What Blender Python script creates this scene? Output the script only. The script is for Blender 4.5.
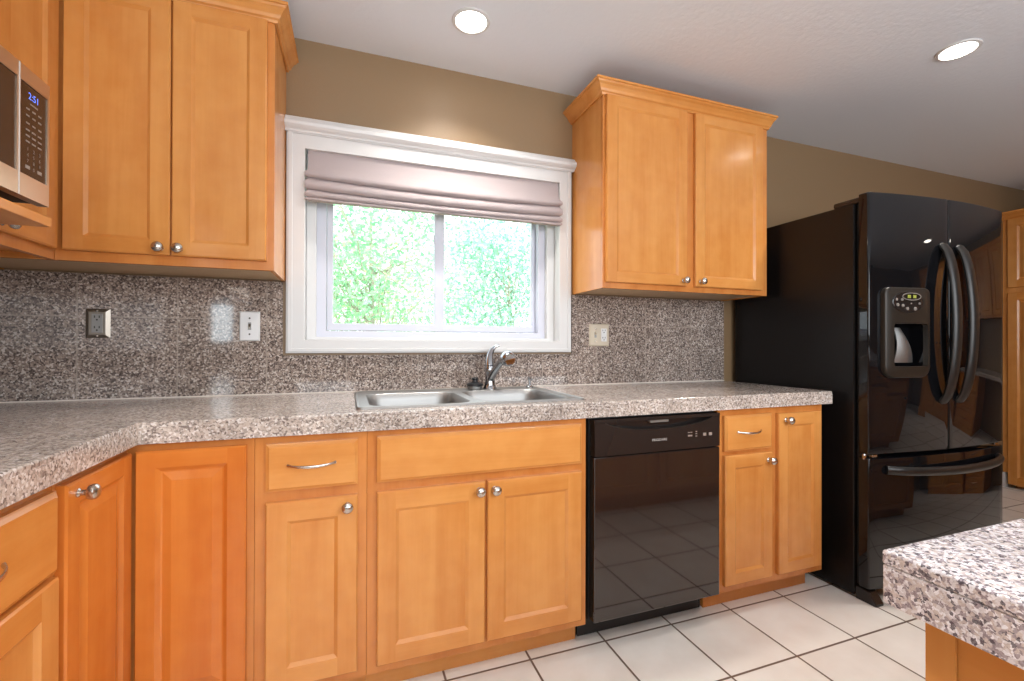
import bpy, bmesh, math, random
from mathutils import Vector, Matrix
random.seed(7)
for o in list(bpy.data.objects): bpy.data.objects.remove(o)
SC = bpy.context.scene
COL = SC.collection
R = math.radians

# ------------------------------------------------------------ camera
cam_d = bpy.data.cameras.new('camera'); cam = bpy.data.objects.new('camera', cam_d); COL.objects.link(cam)
cam_d.sensor_width = 36; cam_d.lens = 452.0 * 36 / 1024
cam_d.shift_y = 2.4925 / 1024; cam_d.clip_start = 0.02
cam.matrix_world = (Matrix.Translation((0, -2.0771, 1.1183)) @ Matrix.Rotation(R(-19.684), 4, 'Z')
                    @ Matrix.Rotation(R(90.215), 4, 'X') @ Matrix.Rotation(R(0.1365), 4, 'Z'))
SC.camera = cam

# ------------------------------------------------------------ world, sun, daylight, exposure
SC.view_settings.view_transform = 'Standard'; SC.view_settings.look = 'None'
SC.view_settings.exposure = 0.54; SC.view_settings.gamma = 1.0; SC.view_settings.use_curve_mapping = False
wd = bpy.data.worlds.new('sky'); SC.world = wd; wd.use_nodes = True
bg = wd.node_tree.nodes['Background']; bg.inputs[0].default_value = (0.84, 0.94, 1.0, 1); bg.inputs[1].default_value = 2.5

def lamp(name, kind, loc, rot, energy, color, size=None, size_y=None, **kw):
    d = bpy.data.lights.new(name, kind); d.energy = energy; d.color = color
    if kind == 'AREA':
        d.shape = 'RECTANGLE' if size_y else 'DISK'; d.size = size
        if size_y: d.size_y = size_y
    for k, v in kw.items(): setattr(d, k, v)
    o = bpy.data.objects.new(name, d); COL.objects.link(o); o.location = loc; o.rotation_euler = rot
    return o
lamp('sun', 'SUN', (3, -8, 9), (R(38), 0, R(-18)), 4.2, (1, 0.97, 0.9), angle=0.02)
# wide lamp is added fill light, small lamp is rear window daylight (they face the back of the camera)
lamp('wide_fill_light', 'AREA', (1.1, -3.52, 1.66), (R(90), 0, 0), 60, (0.90, 0.955, 1.0), 3.3, 1.2)
lamp('rear_window_daylight', 'AREA', (-1.34, -3.52, 1.42), (R(90), 0, 0), 4, (0.80, 0.93, 1.0), 0.30, 0.55)

# ------------------------------------------------------------ materials
def nmat(name):
    m = bpy.data.materials.new(name); m.use_nodes = True
    nt = m.node_tree; b = nt.nodes['Principled BSDF']
    return m, nt, b
def N(nt, t, **kw):
    n = nt.nodes.new(t)
    for k, v in kw.items(): setattr(n, k, v)
    return n
def L(nt, a, b): nt.links.new(a, b)
def srgb(r, g, b):
    f = lambda c: c / 12.92 if c <= 0.04045 else ((c + 0.055) / 1.055) ** 2.4
    return (f(r / 255), f(g / 255), f(b / 255), 1)
def plain(name, col, rough=0.5, metal=0.0, spec=0.5, coat=0.0, bump=0.0, bscale=60, emit=None, estr=0, var=0.0):
    m, nt, b = nmat(name)
    b.inputs['Base Color'].default_value = col; b.inputs['Roughness'].default_value = rough
    b.inputs['Metallic'].default_value = metal; b.inputs['Specular IOR Level'].default_value = spec
    b.inputs['Coat Weight'].default_value = coat; b.inputs['Coat Roughness'].default_value = 0.03
    if emit: b.inputs['Emission Color'].default_value = emit; b.inputs['Emission Strength'].default_value = estr
    if bump or var:
        tc = N(nt, 'ShaderNodeTexCoord'); no = N(nt, 'ShaderNodeTexNoise')
        no.inputs['Scale'].default_value = bscale; no.inputs['Detail'].default_value = 4
        L(nt, tc.outputs['Object'], no.inputs['Vector'])
        if bump:
            bp = N(nt, 'ShaderNodeBump'); bp.inputs['Strength'].default_value = bump; bp.inputs['Distance'].default_value = 0.004
            L(nt, no.outputs[0], bp.inputs['Height']); L(nt, bp.outputs[0], b.inputs['Normal'])
        if var:
            mx = N(nt, 'ShaderNodeMix', data_type='RGBA'); mx.blend_type = 'MULTIPLY'; mx.inputs[0].default_value = var
            mx.inputs[6].default_value = col; L(nt, no.outputs[0], mx.inputs[7]); L(nt, mx.outputs[2], b.inputs['Base Color'])
    return m

def wood(name, c_light, c_dark, axis='z', rough=0.24):
    m, nt, b = nmat(name)
    tc = N(nt, 'ShaderNodeTexCoord'); oi = N(nt, 'ShaderNodeObjectInfo')
    ad = N(nt, 'ShaderNodeVectorMath', operation='ADD')
    sc = N(nt, 'ShaderNodeVectorMath', operation='SCALE'); sc.inputs['Scale'].default_value = 9.0
    cb = N(nt, 'ShaderNodeCombineXYZ')
    for i in range(3): L(nt, oi.outputs['Random'], cb.inputs[i])
    L(nt, cb.outputs[0], sc.inputs[0]); L(nt, tc.outputs['Object'], ad.inputs[0]); L(nt, sc.outputs[0], ad.inputs[1])
    mp = N(nt, 'ShaderNodeMapping')
    s = [9.0, 9.0, 9.0]; s['xyz'.index(axis)] = 0.9; mp.inputs['Scale'].default_value = s
    L(nt, ad.outputs[0], mp.inputs[0])
    n1 = N(nt, 'ShaderNodeTexNoise'); n1.inputs['Scale'].default_value = 1.3; n1.inputs['Detail'].default_value = 6; n1.inputs['Distortion'].default_value = 0.6
    L(nt, mp.outputs[0], n1.inputs['Vector'])
    mp2 = N(nt, 'ShaderNodeMapping'); s2 = [130.0] * 3; s2['xyz'.index(axis)] = 5.0; mp2.inputs['Scale'].default_value = s2
    L(nt, ad.outputs[0], mp2.inputs[0])
    n2 = N(nt, 'ShaderNodeTexNoise'); n2.inputs['Scale'].default_value = 1.0; n2.inputs['Detail'].default_value = 3
    L(nt, mp2.outputs[0], n2.inputs['Vector'])
    n3 = N(nt, 'ShaderNodeTexNoise'); n3.inputs['Scale'].default_value = 14; n3.inputs['Detail'].default_value = 3   # blotchy maple figure
    L(nt, ad.outputs[0], n3.inputs['Vector'])
    a1 = N(nt, 'ShaderNodeMath', operation='MULTIPLY_ADD'); a1.inputs[1].default_value = 0.15; L(nt, n2.outputs[0], a1.inputs[0]); L(nt, n1.outputs[0], a1.inputs[2])
    a2 = N(nt, 'ShaderNodeMath', operation='MULTIPLY_ADD'); a2.inputs[1].default_value = 0.45; L(nt, n3.outputs[0], a2.inputs[0]); L(nt, a1.outputs[0], a2.inputs[2])
    rp = N(nt, 'ShaderNodeValToRGB'); rp.color_ramp.elements[0].position = 0.50; rp.color_ramp.elements[1].position = 1.12
    rp.color_ramp.elements[0].color = c_dark; rp.color_ramp.elements[1].color = c_light
    rp.color_ramp.elements[1].position = 1.0
    L(nt, a2.outputs[0], rp.inputs[0]); L(nt, rp.outputs[0], b.inputs['Base Color'])
    b.inputs['Roughness'].default_value = rough; b.inputs['Specular IOR Level'].default_value = 0.45
    b.inputs['Coat Weight'].default_value = 0.12; b.inputs['Coat Roughness'].default_value = 0.10
    return m

def granite(name, tones, scale=150, rough=0.12, seams=None, seam_col=(0.32, 0.28, 0.25, 1), seam_w=0.004):
    """tones: five colours from dark to light. seams: list of (axis, offset, pitch)."""
    m, nt, b = nmat(name)
    tc = N(nt, 'ShaderNodeTexCoord')
    wn = N(nt, 'ShaderNodeTexNoise'); wn.inputs['Scale'].default_value = scale * 0.8; wn.inputs['Detail'].default_value = 2
    L(nt, tc.outputs['Object'], wn.inputs['Vector'])
    wa = N(nt, 'ShaderNodeVectorMath', operation='MULTIPLY_ADD'); wa.inputs[1].default_value = (0.006, 0.006, 0.006)
    L(nt, wn.outputs['Color'], wa.inputs[0]); L(nt, tc.outputs['Object'], wa.inputs[2])
    v1 = N(nt, 'ShaderNodeTexVoronoi'); v1.inputs['Scale'].default_value = scale
    L(nt, wa.outputs[0], v1.inputs['Vector'])
    sp = N(nt, 'ShaderNodeSeparateColor'); L(nt, v1.outputs['Color'], sp.inputs[0])
    rp = N(nt, 'ShaderNodeValToRGB'); cr = rp.color_ramp; cr.interpolation = 'CONSTANT'
    pos = [0.0, 0.14, 0.36, 0.62, 0.84]
    while len(cr.elements) < 5: cr.elements.new(0.5)
    for e, p, c in zip(cr.elements, pos, tones): e.position = p; e.color = c
    L(nt, sp.outputs[0], rp.inputs[0])
    v2 = N(nt, 'ShaderNodeTexVoronoi'); v2.inputs['Scale'].default_value = scale * 2.1
    L(nt, wa.outputs[0], v2.inputs['Vector'])
    sp2 = N(nt, 'ShaderNodeSeparateColor'); L(nt, v2.outputs['Color'], sp2.inputs[0])
    rp2 = N(nt, 'ShaderNodeValToRGB'); rp2.color_ramp.interpolation = 'CONSTANT'
    e0 = rp2.color_ramp.elements; e0[0].color = tones[1]; e0[0].position = 0; e0[1].color = tones[3]; e0[1].position = 0.4
    L(nt, sp2.outputs[1], rp2.inputs[0])
    mx = N(nt, 'ShaderNodeMix', data_type='RGBA'); mx.inputs[0].default_value = 0.22
    L(nt, rp.outputs[0], mx.inputs[6]); L(nt, rp2.outputs[0], mx.inputs[7])
    n4 = N(nt, 'ShaderNodeTexNoise'); n4.inputs['Scale'].default_value = 9; n4.inputs['Detail'].default_value = 3
    L(nt, tc.outputs['Object'], n4.inputs['Vector'])
    mr = N(nt, 'ShaderNodeMapRange'); mr.inputs[1].default_value = 0.3; mr.inputs[2].default_value = 0.7; mr.inputs[3].default_value = 0.86; mr.inputs[4].default_value = 1.1
    L(nt, n4.outputs[0], mr.inputs[0])
    mm = N(nt, 'ShaderNodeMix', data_type='RGBA'); mm.blend_type = 'MULTIPLY'; mm.inputs[0].default_value = 1
    L(nt, mx.outputs[2], mm.inputs[6]); L(nt, mr.outputs[0], mm.inputs[7])
    out = mm.outputs[2]
    if seams:
        xyz = N(nt, 'ShaderNodeSeparateXYZ'); L(nt, tc.outputs['Object'], xyz.inputs[0])
        acc = None; tid = N(nt, 'ShaderNodeCombineXYZ')
        for q_, (ax, off, pitch) in enumerate(seams):
            s = N(nt, 'ShaderNodeMath', operation='SUBTRACT'); s.inputs[1].default_value = off; L(nt, xyz.outputs['xyz'.index(ax)], s.inputs[0])
            p = N(nt, 'ShaderNodeMath', operation='PINGPONG'); p.inputs[1].default_value = pitch / 2; L(nt, s.outputs[0], p.inputs[0])
            l = N(nt, 'ShaderNodeMath', operation='LESS_THAN'); l.inputs[1].default_value = seam_w / 2; L(nt, p.outputs[0], l.inputs[0])
            dv = N(nt, 'ShaderNodeMath', operation='DIVIDE'); dv.inputs[1].default_value = pitch; L(nt, s.outputs[0], dv.inputs[0])
            fl = N(nt, 'ShaderNodeMath', operation='FLOOR'); L(nt, dv.outputs[0], fl.inputs[0]); L(nt, fl.outputs[0], tid.inputs[q_])
            if acc is None: acc = l
            else:
                x = N(nt, 'ShaderNodeMath', operation='MAXIMUM'); L(nt, acc.outputs[0], x.inputs[0]); L(nt, l.outputs[0], x.inputs[1]); acc = x
        tn = N(nt, 'ShaderNodeTexWhiteNoise', noise_dimensions='3D'); L(nt, tid.outputs[0], tn.inputs['Vector'])
        tr_ = N(nt, 'ShaderNodeMapRange'); tr_.inputs[3].default_value = 0.94; tr_.inputs[4].default_value = 1.12; L(nt, tn.outputs[0], tr_.inputs[0])
        tm = N(nt, 'ShaderNodeMix', data_type='RGBA'); tm.blend_type = 'MULTIPLY'; tm.inputs[0].default_value = 1; L(nt, out, tm.inputs[6]); L(nt, tr_.outputs[0], tm.inputs[7]); out = tm.outputs[2]
        k = N(nt, 'ShaderNodeMath', operation='MULTIPLY'); k.inputs[1].default_value = 0.7; L(nt, acc.outputs[0], k.inputs[0])
        ms = N(nt, 'ShaderNodeMix', data_type='RGBA'); L(nt, k.outputs[0], ms.inputs[0]); L(nt, out, ms.inputs[6]); ms.inputs[7].default_value = seam_col
        out = ms.outputs[2]
    L(nt, out, b.inputs['Base Color'])
    b.inputs['Roughness'].default_value = rough; b.inputs['Specular IOR Level'].default_value = 0.5
    return m

def tile_floor(name, x0, y0, pitch, grout):
    m, nt, b = nmat(name)
    tc = N(nt, 'ShaderNodeTexCoord'); xyz = N(nt, 'ShaderNodeSeparateXYZ'); L(nt, tc.outputs['Object'], xyz.inputs[0])
    acc = None; ids = []
    for i, off in ((0, x0), (1, y0)):
        s = N(nt, 'ShaderNodeMath', operation='SUBTRACT'); s.inputs[1].default_value = off; L(nt, xyz.outputs[i], s.inputs[0])
        p = N(nt, 'ShaderNodeMath', operation='PINGPONG'); p.inputs[1].default_value = pitch / 2; L(nt, s.outputs[0], p.inputs[0])
        d = N(nt, 'ShaderNodeMath', operation='DIVIDE'); d.inputs[1].default_value = pitch; L(nt, s.outputs[0], d.inputs[0])
        f = N(nt, 'ShaderNodeMath', operation='FLOOR'); L(nt, d.outputs[0], f.inputs[0]); ids.append(f)
        if acc is None: acc = p
        else:
            x = N(nt, 'ShaderNodeMath', operation='MINIMUM'); L(nt, acc.outputs[0], x.inputs[0]); L(nt, p.outputs[0], x.inputs[1]); acc = x
    st = N(nt, 'ShaderNodeMapRange'); st.inputs[1].default_value = grout / 2; st.inputs[2].default_value = grout / 2 + 0.0012
    L(nt, acc.outputs[0], st.inputs[0])
    cb = N(nt, 'ShaderNodeCombineXYZ'); L(nt, ids[0].outputs[0], cb.inputs[0]); L(nt, ids[1].outputs[0], cb.inputs[1])
    wn = N(nt, 'ShaderNodeTexWhiteNoise', noise_dimensions='2D'); L(nt, cb.outputs[0], wn.inputs['Vector'])
    no = N(nt, 'ShaderNodeTexNoise'); no.inputs['Scale'].default_value = 7; no.inputs['Detail'].default_value = 6; L(nt, tc.outputs['Object'], no.inputs['Vector'])
    ad = N(nt, 'ShaderNodeMath', operation='MULTIPLY_ADD'); ad.inputs[1].default_value = 0.25; L(nt, wn.outputs[0], ad.inputs[0]); L(nt, no.outputs[0], ad.inputs[2])
    rp = N(nt, 'ShaderNodeValToRGB'); rp.color_ramp.elements[0].position = 0.35; rp.color_ramp.elements[1].position = 0.85
    rp.color_ramp.elements[0].color = srgb(234, 227, 219); rp.color_ramp.elements[1].color = srgb(246, 242, 236)
    L(nt, ad.outputs[0], rp.inputs[0])
    mx = N(nt, 'ShaderNodeMix', data_type='RGBA'); mx.inputs[6].default_value = srgb(112, 92, 78); L(nt, rp.outputs[0], mx.inputs[7]); L(nt, st.outputs[0], mx.inputs[0])
    L(nt, mx.outputs[2], b.inputs['Base Color'])
    bp = N(nt, 'ShaderNodeBump'); bp.inputs['Strength'].default_value = 0.5; bp.inputs['Distance'].default_value = 0.003
    L(nt, st.outputs[0], bp.inputs['Height']); L(nt, bp.outputs[0], b.inputs['Normal'])
    b.inputs['Roughness'].default_value = 0.32
    return m

M = {}
M['wood_v'] = wood('maple_vertical', srgb(219, 152, 82), srgb(200, 126, 58), 'z')
M['wood_h'] = wood('maple_horizontal', srgb(219, 152, 82), srgb(200, 126, 58), 'x')
M['wood_hy'] = wood('maple_horizontal_side', srgb(218, 146, 74), srgb(198, 120, 50), 'y')
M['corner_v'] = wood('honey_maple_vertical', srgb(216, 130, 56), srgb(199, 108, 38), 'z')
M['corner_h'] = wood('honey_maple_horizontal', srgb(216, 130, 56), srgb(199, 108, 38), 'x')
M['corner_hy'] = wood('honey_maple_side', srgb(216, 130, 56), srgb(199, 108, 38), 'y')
M['frame_wood'] = wood('maple_face_frame', srgb(210, 138, 72), srgb(188, 112, 50), 'z')
M['interior'] = plain('cabinet_interior', srgb(196, 168, 132), 0.6, var=0.2, bscale=20)
T_BACK = [srgb(58, 48, 46), srgb(98, 86, 82), srgb(140, 125, 116), srgb(168, 152, 141), srgb(208, 197, 188)]
T_TOP = [srgb(108, 94, 88), srgb(152, 140, 132), srgb(184, 168, 156), srgb(202, 190, 180), srgb(224, 217, 212)]
T_ISL = [srgb(62, 54, 64), srgb(146, 132, 136), srgb(198, 183, 175), srgb(214, 207, 208), srgb(238, 235, 238)]
M['granite_back'] = granite('granite_tile_backsplash', T_BACK, 200, 0.06, [('x', -0.93, 0.305), ('z', 1.2175, 0.305)], srgb(166, 154, 144), 0.005)
M['granite_top'] = granite('granite_tile_counter', T_TOP, 190, 0.16, [('x', -0.88, 0.305), ('y', -0.30, 0.305)], srgb(176, 160, 148), 0.003)
M['granite_edge'] = granite('granite_counter_edge', T_TOP, 200, 0.18, [('x', -0.88, 0.305)], srgb(176, 160, 148), 0.002)
M['granite_island'] = granite('granite_tile_island', T_ISL, 350, 0.16, [('x', 0.82, 0.305)], srgb(176, 160, 148), 0.002)
M['caulk'] = plain('caulk_line', srgb(214, 204, 194), 0.5)
M['floor'] = tile_floor('ceramic_floor_tile', 0.3034, -0.5847, 0.3035, 0.0065)
M['wall'] = plain('taupe_wall_paint', srgb(140, 114, 84), 0.45, bump=0.12, bscale=130)
M['ceiling'] = plain('ceiling_paint', srgb(228, 232, 238), 0.7, bump=0.35, bscale=45)
M['white'] = plain('white_trim_paint', srgb(214, 213, 212), 0.35)
M['vinyl'] = plain('white_vinyl', srgb(204, 206, 218), 0.35)
M['nickel'] = plain('brushed_nickel', srgb(200, 194, 186), 0.25, 1.0)
M['chrome'] = plain('chrome', srgb(182, 184, 188), 0.09, 1.0)
M['steel'] = plain('stainless_steel', srgb(165, 164, 162), 0.48, 1.0, bump=0.03, bscale=200)
M['mw_steel'] = plain('warm_stainless', srgb(206, 180, 156), 0.30, 1.0)
M['gloss_black'] = plain('gloss_black', (0.005, 0.005, 0.006, 1), 0.03, 0, 0.45)
M['dw_black'] = plain('dishwasher_black', (0.020, 0.013, 0.011, 1), 0.06, 0, 0.75, coat=0.2)
M['panel_black'] = plain('control_panel_black', (0.018, 0.014, 0.013, 1), 0.22, 0, 0.5)
M['matte_black'] = plain('matte_black', (0.012, 0.011, 0.011, 1), 0.5)
M['side_black'] = plain('textured_black', (0.008, 0.007, 0.007, 1), 0.2, 0, 0.28, bump=0.3, bscale=260)
M['disp_grey'] = plain('dark_pewter_plastic', srgb(44, 38, 32), 0.36, 0.3)
M['handle_black'] = plain('satin_black_handle', srgb(30, 27, 25), 0.34, 0.0, 0.5)
M['mw_glass'] = plain('microwave_black_glass', srgb(52, 34, 26), 0.12)
M['lcd_blue'] = plain('blue_display_glow', (0.05, 0.1, 0.6, 1), 0.3, emit=(0.12, 0.25, 1, 1), estr=1.1)
M['lcd_green'] = plain('green_display_glow', (0.22, 0.24, 0.04, 1), 0.3, emit=(0.55, 0.65, 0.12, 1), estr=0.15)
M['button'] = plain('pale_button', srgb(128, 122, 115), 0.4)
M['print'] = plain('grey_print', srgb(205, 198, 192), 0.5)
M['print_dim'] = plain('dim_print', srgb(150, 132, 120), 0.5)
M['plate_metal'] = plain('brushed_metal_plate', srgb(150, 142, 132), 0.33, 0.9)
M['plate_white'] = plain('white_plastic_plate', srgb(222, 222, 222), 0.3)
M['plate_beige'] = plain('beige_plastic_plate', srgb(200, 188, 168), 0.35)
M['recept_grey'] = plain('grey_receptacle', srgb(150, 150, 148), 0.4)
M['dark_slot'] = plain('dark_slot', srgb(40, 36, 34), 0.6)
M['rubber'] = plain('black_rubber', (0.01, 0.01, 0.012, 1), 0.4)
M['shade'] = plain('mauve_shade_fabric', srgb(170, 158, 158), 0.85, bump=0.15, bscale=420)
M['bark'] = plain('bark', srgb(164, 156, 140), 0.9, bump=0.4, bscale=12)
M['lawn'] = plain('lawn', srgb(150, 176, 110), 0.9, bump=0.5, bscale=20, var=0.3)
M['lens'] = plain('light_lens', (1, 1, 1, 1), 0.4, emit=(1.0, 0.93, 0.82, 1), estr=14)

def leafmat(name, c1, c2):
    m, nt, b = nmat(name)
    g = N(nt, 'ShaderNodeNewGeometry'); rp = N(nt, 'ShaderNodeValToRGB')
    rp.color_ramp.elements[0].color = c1; rp.color_ramp.elements[1].color = c2
    L(nt, g.outputs['Random Per Island'], rp.inputs[0]); L(nt, rp.outputs[0], b.inputs['Base Color'])
    b.inputs['Roughness'].default_value = 0.5
    tr = N(nt, 'ShaderNodeBsdfTranslucent'); L(nt, rp.outputs[0], tr.inputs[0])
    mx = N(nt, 'ShaderNodeMixShader'); mx.inputs[0].default_value = 0.45
    L(nt, b.outputs[0], mx.inputs[1]); L(nt, tr.outputs[0], mx.inputs[2])
    L(nt, mx.outputs[0], nt.nodes['Material Output'].inputs[0])
    return m
M['leaf_a'] = leafmat('fresh_leaf', srgb(128, 190, 146), srgb(190, 224, 186))
M['leaf_b'] = leafmat('blue_green_leaf', srgb(128, 184, 162), srgb(184, 216, 198))
M['leaf_c'] = leafmat('yellow_green_leaf', srgb(150, 200, 120), srgb(200, 226, 160))

m, nt, b = nmat('window_glass')
tr = N(nt, 'ShaderNodeBsdfTransparent'); gl = N(nt, 'ShaderNodeBsdfGlossy'); gl.inputs['Roughness'].default_value = 0.01
fr = N(nt, 'ShaderNodeFresnel'); mx = N(nt, 'ShaderNodeMixShader')
fm0 = N(nt, 'ShaderNodeMath', operation='MULTIPLY'); fm0.inputs[1].default_value = 0.2; L(nt, fr.outputs[0], fm0.inputs[0])
L(nt, fm0.outputs[0], mx.inputs[0]); L(nt, tr.outputs[0], mx.inputs[1]); L(nt, gl.outputs[0], mx.inputs[2])
L(nt, mx.outputs[0], nt.nodes['Material Output'].inputs[0]); M['glass'] = m

# ------------------------------------------------------------ mesh helpers
WORLD = {}
class Frame:
    """a face of a cabinet: a runs right, b up, c out of the face"""
    def __init__(s, o, right, out): s.o = Vector(o); s.r = Vector(right); s.n = Vector(out); s.u = Vector((0, 0, 1))
    def __call__(s, a, b, c): return s.o + s.r * a + s.u * b + s.n * c
class MB:
    def __init__(s): s.v = []; s.f = []; s.m = []; s.sm = []
    def add(s, vs, fs, mi=0, smooth=False):
        k = len(s.v); s.v += [Vector(p) for p in vs]
        for f in fs: s.f.append([k + i for i in f]); s.m.append(mi); s.sm.append(smooth)
        return s
    def box(s, x0, x1, y0, y1, z0, z1, mi=0):
        vs = [(x, y, z) for z in (z0, z1) for y in (y0, y1) for x in (x0, x1)]
        return s.add(vs, [(0, 2, 3, 1), (4, 5, 7, 6), (0, 1, 5, 4), (2, 6, 7, 3), (0, 4, 6, 2), (1, 3, 7, 5)], mi)
    def fbox(s, F, a0, a1, b0, b1, c0, c1, mi=0):
        vs = [F(a, b, c) for c in (c0, c1) for b in (b0, b1) for a in (a0, a1)]
        return s.add(vs, [(0, 2, 3, 1), (4, 5, 7, 6), (0, 1, 5, 4), (2, 6, 7, 3), (0, 4, 6, 2), (1, 3, 7, 5)], mi)
    def loops(s, loops, mi=0, smooth=False, cap0=True, cap1=True):
        n = len(loops[0]); vs = [p for l in loops for p in l]; fs = []
        for j in range(len(loops) - 1):
            for i in range(n):
                a = j * n + i; b_ = j * n + (i + 1) % n
                fs.append((a, b_, b_ + n, a + n))
        s.add(vs, fs, mi, smooth)
        k = len(s.v) - len(vs)
        if cap0: s.f.append([k + i for i in range(n)][::-1]); s.m.append(mi); s.sm.append(False)
        if cap1: s.f.append([k + len(vs) - n + i for i in range(n)]); s.m.append(mi); s.sm.append(False)
        return s
    def lathe(s, o, axis, prof, seg=20, mi=0, sx=1.0):
        ax = Vector(axis).normalized(); t = Vector((0, 0, 1)) if abs(ax.z) < 0.9 else Vector((1, 0, 0))
        p = ax.cross(t).normalized(); q = ax.cross(p); o = Vector(o)
        ls = [[o + ax * h + (p * math.cos(2 * math.pi * i / seg) * sx + q * math.sin(2 * math.pi * i / seg)) * r for i in range(seg)] for r, h in prof]
        return s.loops(ls, mi, True)
    def tube(s, pts, radii, seg=12, mi=0, flat=1.0, side=None):
        pts = [Vector(p) for p in pts]; ls = []
        if not hasattr(radii, '__len__'): radii = [radii] * len(pts)
        prev = None
        for i, p in enumerate(pts):
            d = (pts[min(i + 1, len(pts) - 1)] - pts[max(i - 1, 0)]).normalized()
            if side is not None: a = Vector(side)
            elif prev is None: a = Vector((0, 0, 1)) if abs(d.z) < 0.9 else Vector((1, 0, 0))
            else: a = prev
            a = (a - d * a.dot(d)).normalized(); prev = a; b_ = d.cross(a)
            ls.append([p + (a * math.cos(2 * math.pi * k / seg) + b_ * math.sin(2 * math.pi * k / seg) * flat) * radii[i] for k in range(seg)])
        return s.loops(ls, mi, True)
    def build(s, name, mats, parent=None, bevel=0, seg=2, loc=None, kind=None, angle=35, recalc=True):
        if not isinstance(mats, (list, tuple)): mats = [mats]
        if parent is not None: w = WORLD[parent.name]
        else:
            if loc is None:
                lo = [min(v[i] for v in s.v) for i in range(3)]; hi = [max(v[i] for v in s.v) for i in range(3)]
                loc = ((lo[0] + hi[0]) / 2, (lo[1] + hi[1]) / 2, lo[2])
            w = Vector(loc)
        me = bpy.data.meshes.new(name); me.from_pydata([tuple(v - w) for v in s.v], [], s.f)
        for mm in mats: me.materials.append(M[mm] if isinstance(mm, str) else mm)
        for p, mi, sm in zip(me.polygons, s.m, s.sm): p.material_index = mi; p.use_smooth = sm
        if recalc:
            bm = bmesh.new(); bm.from_mesh(me); bmesh.ops.recalc_face_normals(bm, faces=bm.faces); bm.to_mesh(me); bm.free()
        if any(s.sm): me.set_sharp_from_angle(angle=R(angle))
        o = bpy.data.objects.new(name, me); COL.objects.link(o)
        if parent is not None: o.parent = parent
        else: o.location = w
        WORLD[o.name] = w
        if kind: o['kind'] = kind
        if bevel:
            bv = o.modifiers.new('bevel', 'BEVEL'); bv.width = bevel; bv.segments = seg; bv.limit_method = 'ANGLE'; bv.angle_limit = R(40)
        return o
def thing(name, label, cat, loc, group=None):
    o = bpy.data.objects.new(name, None); COL.objects.link(o); o.location = loc; o.empty_display_size = 0.1
    WORLD[o.name] = Vector(loc); o['label'] = label; o['category'] = cat
    if group: o['group'] = group
    return o
def tag(o, label, cat, group=None):
    o['label'] = label; o['category'] = cat
    if group: o['group'] = group
    return o
def grid_slab(mb, xs, ys, keep, z0, z1, mi=0):
    """union of grid cells as one connected slab (no inner faces)"""
    idx = {}
    def vid(i, j, k):
        key = (i, j, k)
        if key not in idx: idx[key] = len(vs); vs.append((xs[i], ys[j], (z0, z1)[k]))
        return idx[key]
    vs = []; fs = []
    K = lambda i, j: 0 <= i < len(xs) - 1 and 0 <= j < len(ys) - 1 and keep(i, j)
    for i in range(len(xs) - 1):
        for j in range(len(ys) - 1):
            if not K(i, j): continue
            fs.append((vid(i, j, 1), vid(i + 1, j, 1), vid(i + 1, j + 1, 1), vid(i, j + 1, 1)))
            fs.append((vid(i, j, 0), vid(i, j + 1, 0), vid(i + 1, j + 1, 0), vid(i + 1, j, 0)))
            if not K(i - 1, j): fs.append((vid(i, j, 0), vid(i, j, 1), vid(i, j + 1, 1), vid(i, j + 1, 0)))
            if not K(i + 1, j): fs.append((vid(i + 1, j, 0), vid(i + 1, j + 1, 0), vid(i + 1, j + 1, 1), vid(i + 1, j, 1)))
            if not K(i, j - 1): fs.append((vid(i, j, 0), vid(i + 1, j, 0), vid(i + 1, j, 1), vid(i, j, 1)))
            if not K(i, j + 1): fs.append((vid(i, j + 1, 0), vid(i, j + 1, 1), vid(i + 1, j + 1, 1), vid(i + 1, j + 1, 0)))
    mb.add(vs, fs, mi); return mb
def rrect(x0, x1, z0, z1, r, n=5):
    """rounded rectangle outline, 4*(n+1) points, counter-clockwise"""
    if not hasattr(r, '__len__'): r = [r] * 4
    pts = []
    for (cx, cz, a0), rr in zip(((x1, z0, -90), (x1, z1, 0), (x0, z1, 90), (x0, z0, 180)), r):
        sx = -1 if cx == x1 else 1; sz = -1 if cz == z1 else 1
        for k in range(n + 1):
            a = R(a0 + 90 * k / n); pts.append((cx + sx * rr + rr * math.cos(a), cz + sz * rr + rr * math.sin(a)))
    return pts
def text_mb(mb, body, o, right, up, size, mi=0, thick=0.0006):
    cu = bpy.data.curves.new('lettering', 'FONT'); cu.body = body; cu.size = size; cu.align_x = 'CENTER'; cu.align_y = 'CENTER'; cu.resolution_u = 2
    ob = bpy.data.objects.new('lettering', cu); COL.objects.link(ob)
    dg = bpy.context.evaluated_depsgraph_get(); me = bpy.data.meshes.new_from_object(ob.evaluated_get(dg))
    r = Vector(right); u = Vector(up); o = Vector(o)
    mb.add([o + r * v.co.x + u * v.co.y for v in me.vertices], [list(p.vertices) for p in me.polygons], mi)
    bpy.data.objects.remove(ob); bpy.data.curves.remove(cu); bpy.data.meshes.remove(me)

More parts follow.
